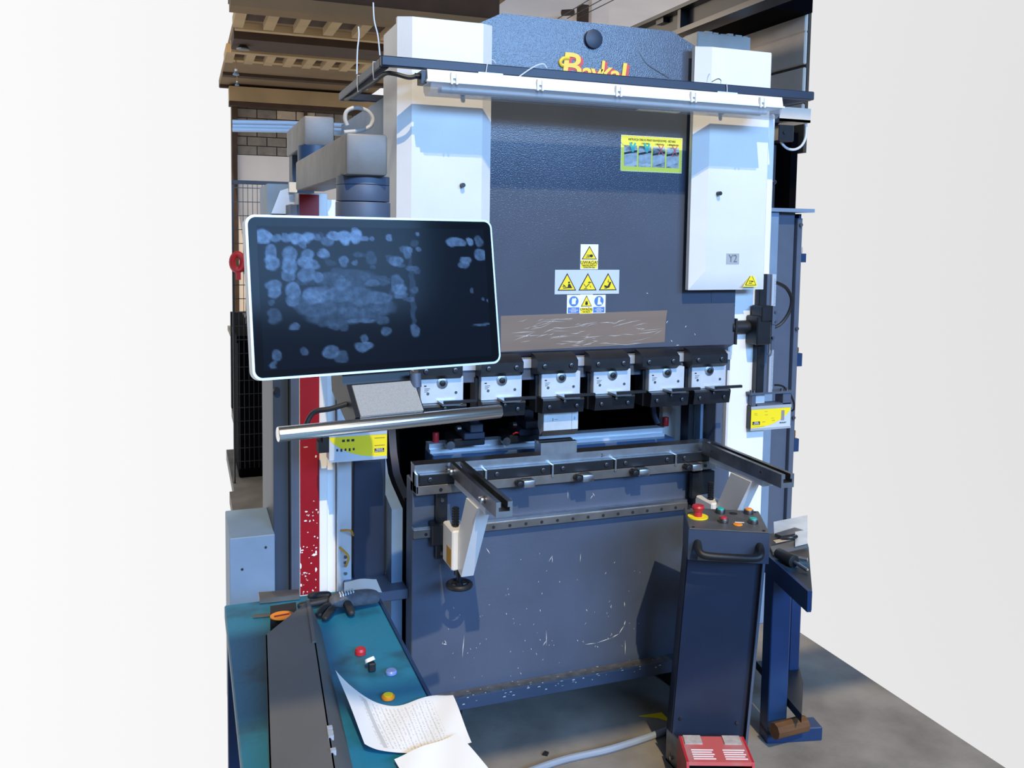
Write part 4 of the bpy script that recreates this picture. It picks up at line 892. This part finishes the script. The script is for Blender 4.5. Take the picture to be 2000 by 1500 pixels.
single('steel_rod', B().cyl(at(1560, 1090, z=TZ+.012), at(1577, 1093, z=TZ+.012), .007, seg=10), m_steel, 'short bright steel rod beside the clamp handle', 'rod')

# pedestal
PR = -math.radians(27)
PL = (.967, -.415, 0)
pd = thing('control_pedestal', 'dark blue grey control pedestal with push buttons and bar handle', 'control stand', PL, (0, 0, PR))
ip = WM[pd].inverted()
LEAN = -.042
def leanbox(x0, x1, y0, y1, z0, z1):
    f = lambda z: LEAN*(1-z/.73)
    return B().hexa([(x0+f(z0), y0, z0), (x1+f(z0), y0, z0), (x1+f(z0), y1, z0), (x0+f(z0), y1, z0)], [(x0+f(z1), y0, z1), (x1+f(z1), y0, z1), (x1+f(z1), y1, z1), (x0+f(z1), y1, z1)])
part('column', leanbox(-.126, .116, -.055, .105, 0, .73), m_dgrey, pd, local=True)
part('column_flange', leanbox(.117, .125, -.078, .105, 0, .73), m_grey, pd, local=True)
part('front_sheet', leanbox(-.122, .098, -.064, -.056, .03, .71), m_dgrey, pd, local=True)
for xx in (-.100, .085): part('rivet', B().cyl((xx-.032, -.064, .165), (xx-.032, -.069, .165), .005, seg=10), m_dsteel, pd, local=True)
hd = part('head', B().hexa([(-.128, -.115, .728), (.128, -.115, .728), (.128, .11, .705), (-.128, .11, .705)], [(-.128, -.115, .828), (.128, -.115, .828), (.128, .11, .828), (-.128, .11, .828)]), mat('pedestal_head_paint', (.035, .052, .095), .42), pd, local=True)
part('top_panel', B().box(-.126, .126, -.113, .108, .828, .831, .001, 1), mat('panel_grey', (.10, .105, .115), .5, .3, var=.15, scale=20), pd, 'grey button panel', local=True)
part('handle', B().tube([(-.098, -.113, .785), (-.098, -.14, .780), (-.095, -.158, .771), (-.075, -.166, .763), (0, -.166, .761), (.075, -.166, .763), (.095, -.158, .771), (.098, -.14, .780), (.098, -.113, .785)], .0125, 12), m_rubber, pd, 'black bar handle', local=True)
def loc_on(px, py, z=.831): return ip @ at(px, py, z=z)
q = loc_on(1363, 1010)
part('emergency_plate', B().cyl((q.x, q.y, .831), (q.x, q.y, .835), .034, seg=30), m_yellow, pd, 'yellow round plate', local=True)
es = part('emergency_button', B().cyl((q.x, q.y, .835), (q.x, q.y, .853), .014, seg=20).cyl((q.x, q.y, .853), (q.x, q.y, .866), .016, .0215, seg=26, bev=.001).cyl((q.x, q.y, .866), (q.x, q.y, .872), .0215, .018, seg=26), m_red, pd, 'red emergency stop button', local=True)
for px, py, mm, lb in ((1407, 997, m_green, 'green push button at the back'), (1462, 998, m_orange, 'orange push button at the back'), (1413, 1015, m_red, 'red push button'), (1441, 1020, m_orange, 'flat orange lamp'), (1471, 1017, m_green, 'green push button at the front'), (1432, 1003, m_ink, 'empty button hole')):
    q = loc_on(px, py+5, .831) if mm is not m_ink else loc_on(px, py)
    if mm is m_ink: part('button_hole', B().cyl((q.x, q.y, .8305), (q.x, q.y, .8318), .014, seg=20), m_ink, pd, lb, local=True); continue
    flat = lb.startswith('flat'); h = .003 if flat else .014
    bt = part('push_button', B().cyl((q.x, q.y, .831), (q.x, q.y, .831+h), .0165 if not flat else .0155, seg=24, bev=.001), m_dsteel if not flat else m_orange, pd, lb, local=True)
    if not flat: part('button_cap', B().cyl((q.x, q.y, .831+h), (q.x, q.y, .835+h), .0125, .0115, seg=24), mm, bt, local=True)
for xx, yy in ((-.112, .094), (.112, .094), (-.112, -.1), (.112, -.1)): part('screw', B().cyl((xx, yy, .831), (xx, yy, .8335), .005, seg=10), m_ink, pd, local=True)
part('white_mark', B().box(.03, .06, -.028, -.022, .831, .8316), m_wpaper, pd, local=True)

# foot pedal
FP = (.852, -.572, 0)
fp = thing('foot_pedal', 'red foot pedal guard with two grey pads on the floor before the pedestal', 'foot pedal', FP, (0, 0, -math.radians(20)))
hood = B()
hood.prism([(.072, .01), (.072, .12), (.055, .152), (-.075, .145), (-.077, .134), (.05, .139), (.060, .11), (.060, .01)], 'x', -.098, .098)
part('hood', hood, m_pink, fp, 'worn red hood', local=True)
part('side_wall', B().prism([(.072, .005), (.072, .12), (.055, .152), (-.075, .145), (-.11, .06), (-.11, .005)], 'x', -.106, -.098), m_red, fp, local=True)
part('side_wall', B().prism([(.072, .005), (.072, .12), (.055, .152), (-.075, .145), (-.11, .06), (-.11, .005)], 'x', .098, .106), m_red, fp, local=True)
part('base', B().box(-.104, .104, -.125, .072, .0, .012), m_black, fp, local=True)
part('treadle', B().prism([(-.09, .03), (.055, .07), (.055, .08), (-.09, .042)], 'x', -.085, .085), m_black, fp, local=True)
for xx in (-.065, .062): part('foam_pad', B().hexa([(xx-.028, .012, .1490), (xx+.028, .012, .1490), (xx+.028, .054, .1515), (xx-.028, .054, .1515)], [(xx-.028, .012, .1535), (xx+.028, .012, .1535), (xx+.028, .055, .1555), (xx-.028, .055, .1555)]), m_pad, fp, 'grey pad', local=True)
b = B()
for k in range(5):
    for xa, xb in ((-.08, -.01), (.02, .09)): b.box(xa, xb-.006*(k % 2), -.062+.011*k, -.058+.011*k, .1445+.0006*k, .1470+.0006*k)
part('printed_lines', b, m_wpaper, fp, 'white printed lines', local=True)
fb = thing('floor_bracket', 'small bent steel bracket standing on the floor beside the foot pedal', 'bracket', tuple(at(1306, 1490, z=0)))
c = WM[fb].translation
part('upright_plate', B().box(c.x+.0, c.x+.006, c.y-.06, c.y+.02, 0, .11), m_dsteel, fb)
part('foot_plate', B().box(c.x+.0, c.x+.06, c.y-.06, c.y+.02, 0, .006), m_dsteel, fb)
part('bolt', B().cyl((c.x, c.y-.02, .03), (c.x-.008, c.y-.02, .03), .006, seg=10), m_steel, fb)
single('floor_cable', B().tube([at(x, y, z=.012) for x, y in [(1030, 1508), (1100, 1484), (1180, 1466), (1225, 1453), (1265, 1440), (1310, 1424)]], .012, 10), m_gcable, 'thick grey cable lying across the floor in front of the machine', 'cable')
single('wood_block', B().cyl(at(1512, 1428, z=.081), at(1572, 1413, z=.081), .028, seg=9), m_wood, 'brown wooden block lying under the right work table', 'wood')
c = at(1065, 1474, z=0)
single('rubber_scrap', B().prism([(c.x-.012, c.y), (c.x+.002, c.y-.012), (c.x+.014, c.y+.002), (c.x+.004, c.y+.014)], 'z', 0, .006), m_ink, 'tiny black scrap on the floor by the cable', 'scrap')

# =================================================================== LEFT TABLE
wt = thing('work_table', 'teal painted steel work table at the lower left', 'table', (-.42, -1.1, 0))
part('table_top', B().box(-.625, -.222, -1.95, -.41, .715, .75, .003, 1), m_teal, wt, 'worn teal table top')
part('edge_strip', B().box(-.222, -.214, -1.95, -.41, .70, .752), m_bluepaint, wt)
for xx, yy in ((-.28, -.47), (-.60, -.47), (-.28, -1.9), (-.60, -1.9)): part('leg', B().box(xx-.02, xx+.03, yy, yy+.05, 0, .715), m_bluepaint, wt)
sh = thing('folded_sheet', 'long folded dark sheet metal channel lying on the teal table', 'metal sheet', (-.48, -1.0, .752))
zt = .81
A_, B_, C_, D_ = at(604, 1172, z=zt), at(519, 1240, z=zt), at(527, 1515, z=zt), at(657, 1515, z=zt)
part('face', B().hexa([A_, B_, C_, D_], [p-Vector((0, 0, .003)) for p in (A_, B_, C_, D_)]), m_sheet, sh)
F0, F1 = at(627, 1230, z=.753), at(692, 1512, z=.753)
part('side_flange', B().hexa([A_, D_, F1, F0], [p+Vector((-.003, 0, 0)) for p in (A_, D_, F1, F0)]), m_sheet, sh)
part('left_flange', B().hexa([B_, C_, Vector((C_.x-.0, C_.y, .752)), Vector((B_.x, B_.y, .752))], [p+Vector((.003, 0, 0)) for p in (B_, C_, Vector((C_.x, C_.y, .752)), Vector((B_.x, B_.y, .752)))]), m_sheet, sh)
lip = B()
def edge_lip(p, q, w=.004): lip.hexa([p, q, q+Vector((-w*2, 0, 0)), p+Vector((-w*2, 0, 0))], [p+Vector((0, 0, w)), q+Vector((0, 0, w)), q+Vector((-w*2, 0, w)), p+Vector((-w*2, 0, w))])
edge_lip(A_, A_.lerp(D_, .32))
part('raised_lip', lip, m_sheet, sh)
b = B()
for t_ in (.60, .64, .67, .80): 
    p = A_.lerp(D_, .5+t_*.5); part('edge_tab', B().box(p.x-.004, p.x+.006, p.y-.006, p.y+.004, zt-.006, zt+.004), m_alu, sh)
# glove
gl = thing('work_glove', 'grey knitted work glove with dark grip lying at the far corner of the teal table', 'glove', tuple(at(690, 1180, z=.752)))
def skin(name, chain, edges, mt, parent):
    me = bpy.data.meshes.new(name)
    inv = WM[parent].inverted()
    me.from_pydata([tuple(inv @ Vector(p)) for p, r in chain], edges, [])
    o = bpy.data.objects.new(name, me); COL.objects.link(o); o.parent = parent
    sk = o.modifiers.new('skin', 'SKIN')
    for i, (p, r) in enumerate(chain): me.skin_vertices[0].data[i].radius = r
    me.skin_vertices[0].data[0].use_root = True
    sb = o.modifiers.new('sub', 'SUBSURF'); sb.levels = 2; sb.render_levels = 2
    me.materials.append(mt); sk.use_smooth_shade = True
    return o
def gp_(px, py, z): return at(px, py, z=.752+z)
ch = [(gp_(690, 1168, .022), (.036, .020)), (gp_(722, 1165, .022), (.033, .020)), (gp_(744, 1166, .018), (.034, .014)), (gp_(664, 1172, .02), (.034, .018)), (gp_(640, 1172, .02), (.032, .014))]
skin('glove_palm', ch, [(0, 1), (1, 2), (0, 3), (3, 4)], m_glove, gl)
for pts in ([(648, 1162), (622, 1162), (600, 1164)], [(645, 1171), (612, 1178), (580, 1184)], [(645, 1180), (627, 1193), (622, 1204)], [(652, 1186), (640, 1200), (632, 1211)]):
    ch = [(gp_(*pts[0], .016), (.012, .011)), (gp_(*pts[1], .015), (.0115, .010)), (gp_(*pts[2], .011), (.009, .008))]
    skin('glove_finger', ch, [(0, 1), (1, 2)], m_glove2, gl)
skin('glove_thumb', [(gp_(676, 1176, .02), (.013, .012)), (gp_(683, 1188, .018), (.012, .011)), (gp_(688, 1201, .012), (.010, .009))], [(0, 1), (1, 2)], m_glove2, gl)
b = B()
for k in range(6):
    c = gp_(664+k*5, 1161-k*1.4, .040); b.box(c.x-.0018, c.x+.0018, c.y-.012, c.y+.010, c.z-.003, c.z+.0035)
part('print', b, m_plate, gl, 'pale printed lettering')
# things on the table
single('flat_bar', flat_on([(505, 1166), (583, 1160), (585, 1171), (507, 1179)], .7525, .014), m_brown, 'flat dark steel bar at the back edge of the teal table', 'metal bar')
single('flat_bar', flat_on([(494, 1202), (530, 1199), (530, 1204), (494, 1207)], .7525, .003), m_brown, 'thin rusty steel strip beside the tape measure', 'metal bar')
tm = thing('tape_measure', 'black tape measure with orange oval label beside the folded sheet', 'tape measure', tuple(at(552, 1208, z=.752)))
pc = [at(x, y, z=.753) for x, y in ((528, 1236), (580, 1226), (578, 1200), (528, 1208))]
part('case', B().hexa(pc, [p+Vector((0, 0, .034)) for p in pc]), m_rubber, tm)
cc = at(551, 1203, z=.787)
lab = part('orange_label', B().prism([(cc.x+.030*math.cos(2*PI*k/24), cc.y+.026*math.sin(2*PI*k/24)) for k in range(24)], 'z', .787, .789), m_orange, tm, 'orange oval label')
part('label_print', B().prism([(cc.x-.020, cc.y-.007), (cc.x+.018, cc.y-.002), (cc.x+.018, cc.y+.007), (cc.x-.020, cc.y+.002)], 'z', .789, .7895), mat('dark_red_ink', (.20, .01, .01), .5), lab)
def cap_(px, py, mm, r, h, label, base=None):
    c = at(px, py, z=.755)
    t = thing('button_cap', label, 'button cap', (c.x, c.y, .7515), group='loose push button caps on the teal table')
    z = .7515
    part('cap', B().cyl((c.x, c.y, z), (c.x, c.y, z+h*.6), r, seg=26).cyl((c.x, c.y, z+h*.6), (c.x, c.y, z+h), r, r*.8, seg=26), mm, t)
    return t, c
cap_(704, 1274, m_red, .0135, .014, 'loose red push button cap on the teal table')
cap_(764, 1312, mat('blue_lens', (.16, .24, .55), .3), .0135, .008, 'loose blue translucent button cap on the teal table')
t, c = cap_(758, 1360, m_orange, .0145, .007, 'loose yellow and orange button cap nearest the paper')
part('yellow_disc', B().cyl((c.x, c.y, .7585), (c.x, c.y, .7595), .0105, seg=24), m_yellow, t)
t = thing('button_cap', 'loose white push button with black base standing on the teal table', 'button cap', tuple(at(726, 1310, z=.752)), group='loose push button caps on the teal table')
c = WM[t].translation
part('base', B().box(c.x-.008, c.x+.008, c.y-.008, c.y+.008, .752, .772, .002, 1), m_rubber, t)
part('cap', B().cyl((c.x-.002, c.y+.006, .772), (c.x-.004, c.y+.010, .779), .0125, .011, seg=24), m_wpaper, t)
# papers
def paper(name, corners, zf, label, nu=28, nv=20, printed=False, yo=lambda u, v: 0):
    """corners TL, TR, BR, BL as points of the table; zf(u, v) lifts the sheet"""
    me = bpy.data.meshes.new(name); vs = []; fs = []; uv = []
    for j in range(nv+1):
        for i in range(nu+1):
            u, v = i/nu, j/nv
            p = corners[0].lerp(corners[1], u).lerp(corners[3].lerp(corners[2], u), v)
            vs.append((p.x, p.y+yo(u, v), p.z+zf(u, v)))
    for j in range(nv):
        for i in range(nu):
            a = j*(nu+1)+i; fs.append((a, a+nu+1, a+nu+2, a+1))
    me.from_pydata(vs, [], fs)
    ul = me.uv_layers.new(name='sheet')
    for poly in me.polygons:
        for li in poly.loop_indices:
            vi = me.loops[li].vertex_index; ul.data[li].uv = ((vi % (nu+1))/nu, 1-(vi//(nu+1))/nv)
    me.shade_smooth()
    m = bpy.data.materials.new('printed_paper' if printed else 'plain_paper'); m.use_nodes = True
    n = m.node_tree.nodes; L = m.node_tree.links; b = n['Principled BSDF']; b.inputs['Roughness'].default_value = .7
    b.inputs['Base Color'].default_value = (.90, .91, .92, 1)
    if printed:
        t = n.new('ShaderNodeTexCoord'); sp = n.new('ShaderNodeSeparateXYZ'); L.new(t.outputs['UV'], sp.inputs[0])
        def math_(op, a, b_=None, c_=None):
            q = n.new('ShaderNodeMath'); q.operation = op
            for k, val in enumerate((a, b_, c_)):
                if val is None: continue
                if isinstance(val, (int, float)): q.inputs[k].default_value = val
                else: L.new(val, q.inputs[k])
            return q.outputs[0]
        U, V = sp.outputs[0], sp.outputs[1]
        # columns of a table: ruled lines and short runs of text
        fr = math_('FRACT', math_('MULTIPLY', U, 15))
        line = math_('LESS_THAN', fr, .10)
        no = n.new('ShaderNodeTexNoise'); no.inputs['Scale'].default_value = 1; no.inputs['Detail'].default_value = 2
        mp = n.new('ShaderNodeMapping'); mp.inputs['Scale'].default_value = (30, 46, 1); L.new(t.outputs['UV'], mp.inputs[0]); L.new(mp.outputs[0], no.inputs['Vector'])
        txt = math_('MULTIPLY', math_('GREATER_THAN', no.outputs['Fac'], .53), math_('GREATER_THAN', math_('SINE', math_('MULTIPLY', U, 190)), .1))
        ins = math_('MULTIPLY', math_('MULTIPLY', math_('GREATER_THAN', U, .16), math_('LESS_THAN', U, .80)), math_('MULTIPLY', math_('GREATER_THAN', V, .06), math_('LESS_THAN', V, .93)))
        hdr = math_('MULTIPLY', math_('MULTIPLY', math_('GREATER_THAN', U, .185), math_('LESS_THAN', U, .225)), math_('MULTIPLY', math_('GREATER_THAN', V, .06), math_('LESS_THAN', V, .93)))
        fac = math_('MAXIMUM', math_('MULTIPLY', math_('MAXIMUM', math_('MULTIPLY', line, .35), math_('MULTIPLY', txt, .42)), ins), math_('MULTIPLY', hdr, .45))
        mx = n.new('ShaderNodeMix'); mx.data_type = 'RGBA'; mx.inputs[6].default_value = (.90, .91, .92, 1); mx.inputs[7].default_value = (.25, .25, .27, 1)
        L.new(fac, mx.inputs[0]); L.new(mx.outputs[2], b.inputs['Base Color'])
    me.materials.append(m)
    o = bpy.data.objects.new(name, me); COL.objects.link(o)
    return tag(o, label, 'paper')
z0_ = .7535
paper('paper_sheet', [at(655, 1352, z=z0_), at(885, 1360, z=z0_), at(921, 1452, z=z0_), at(712, 1478, z=z0_)], lambda u, v: .05*max(0, 1-u*3.0)**2*(1-.5*v)+.001+.004*math.sin(u*7+v*3)**2, 'white printed order sheet with a table, curled against the folded sheet metal', printed=True, yo=lambda u, v: -.055*math.sin(PI*min(1, u*1.15))**1.5*(1-v)-.01*math.sin(PI*u)*v)
paper('paper_sheet', [at(770, 1483, z=z0_+.012), at(893, 1434, z=z0_+.012), at(962, 1510, z=z0_+.006), at(800, 1540, z=z0_+.006)], lambda u, v: .004*math.sin(u*4+v*2)**2, 'blank white paper sheet overlapping the printed sheet at the bottom')
paper('paper_sheet', [at(672, 1140, z=z0_), at(735, 1134, z=z0_), at(746, 1160, z=z0_), at(672, 1160, z=z0_)], lambda u, v: .004+.006*math.sin(u*3)**2, 'small white paper under the glove at the back of the teal table', 10, 6)
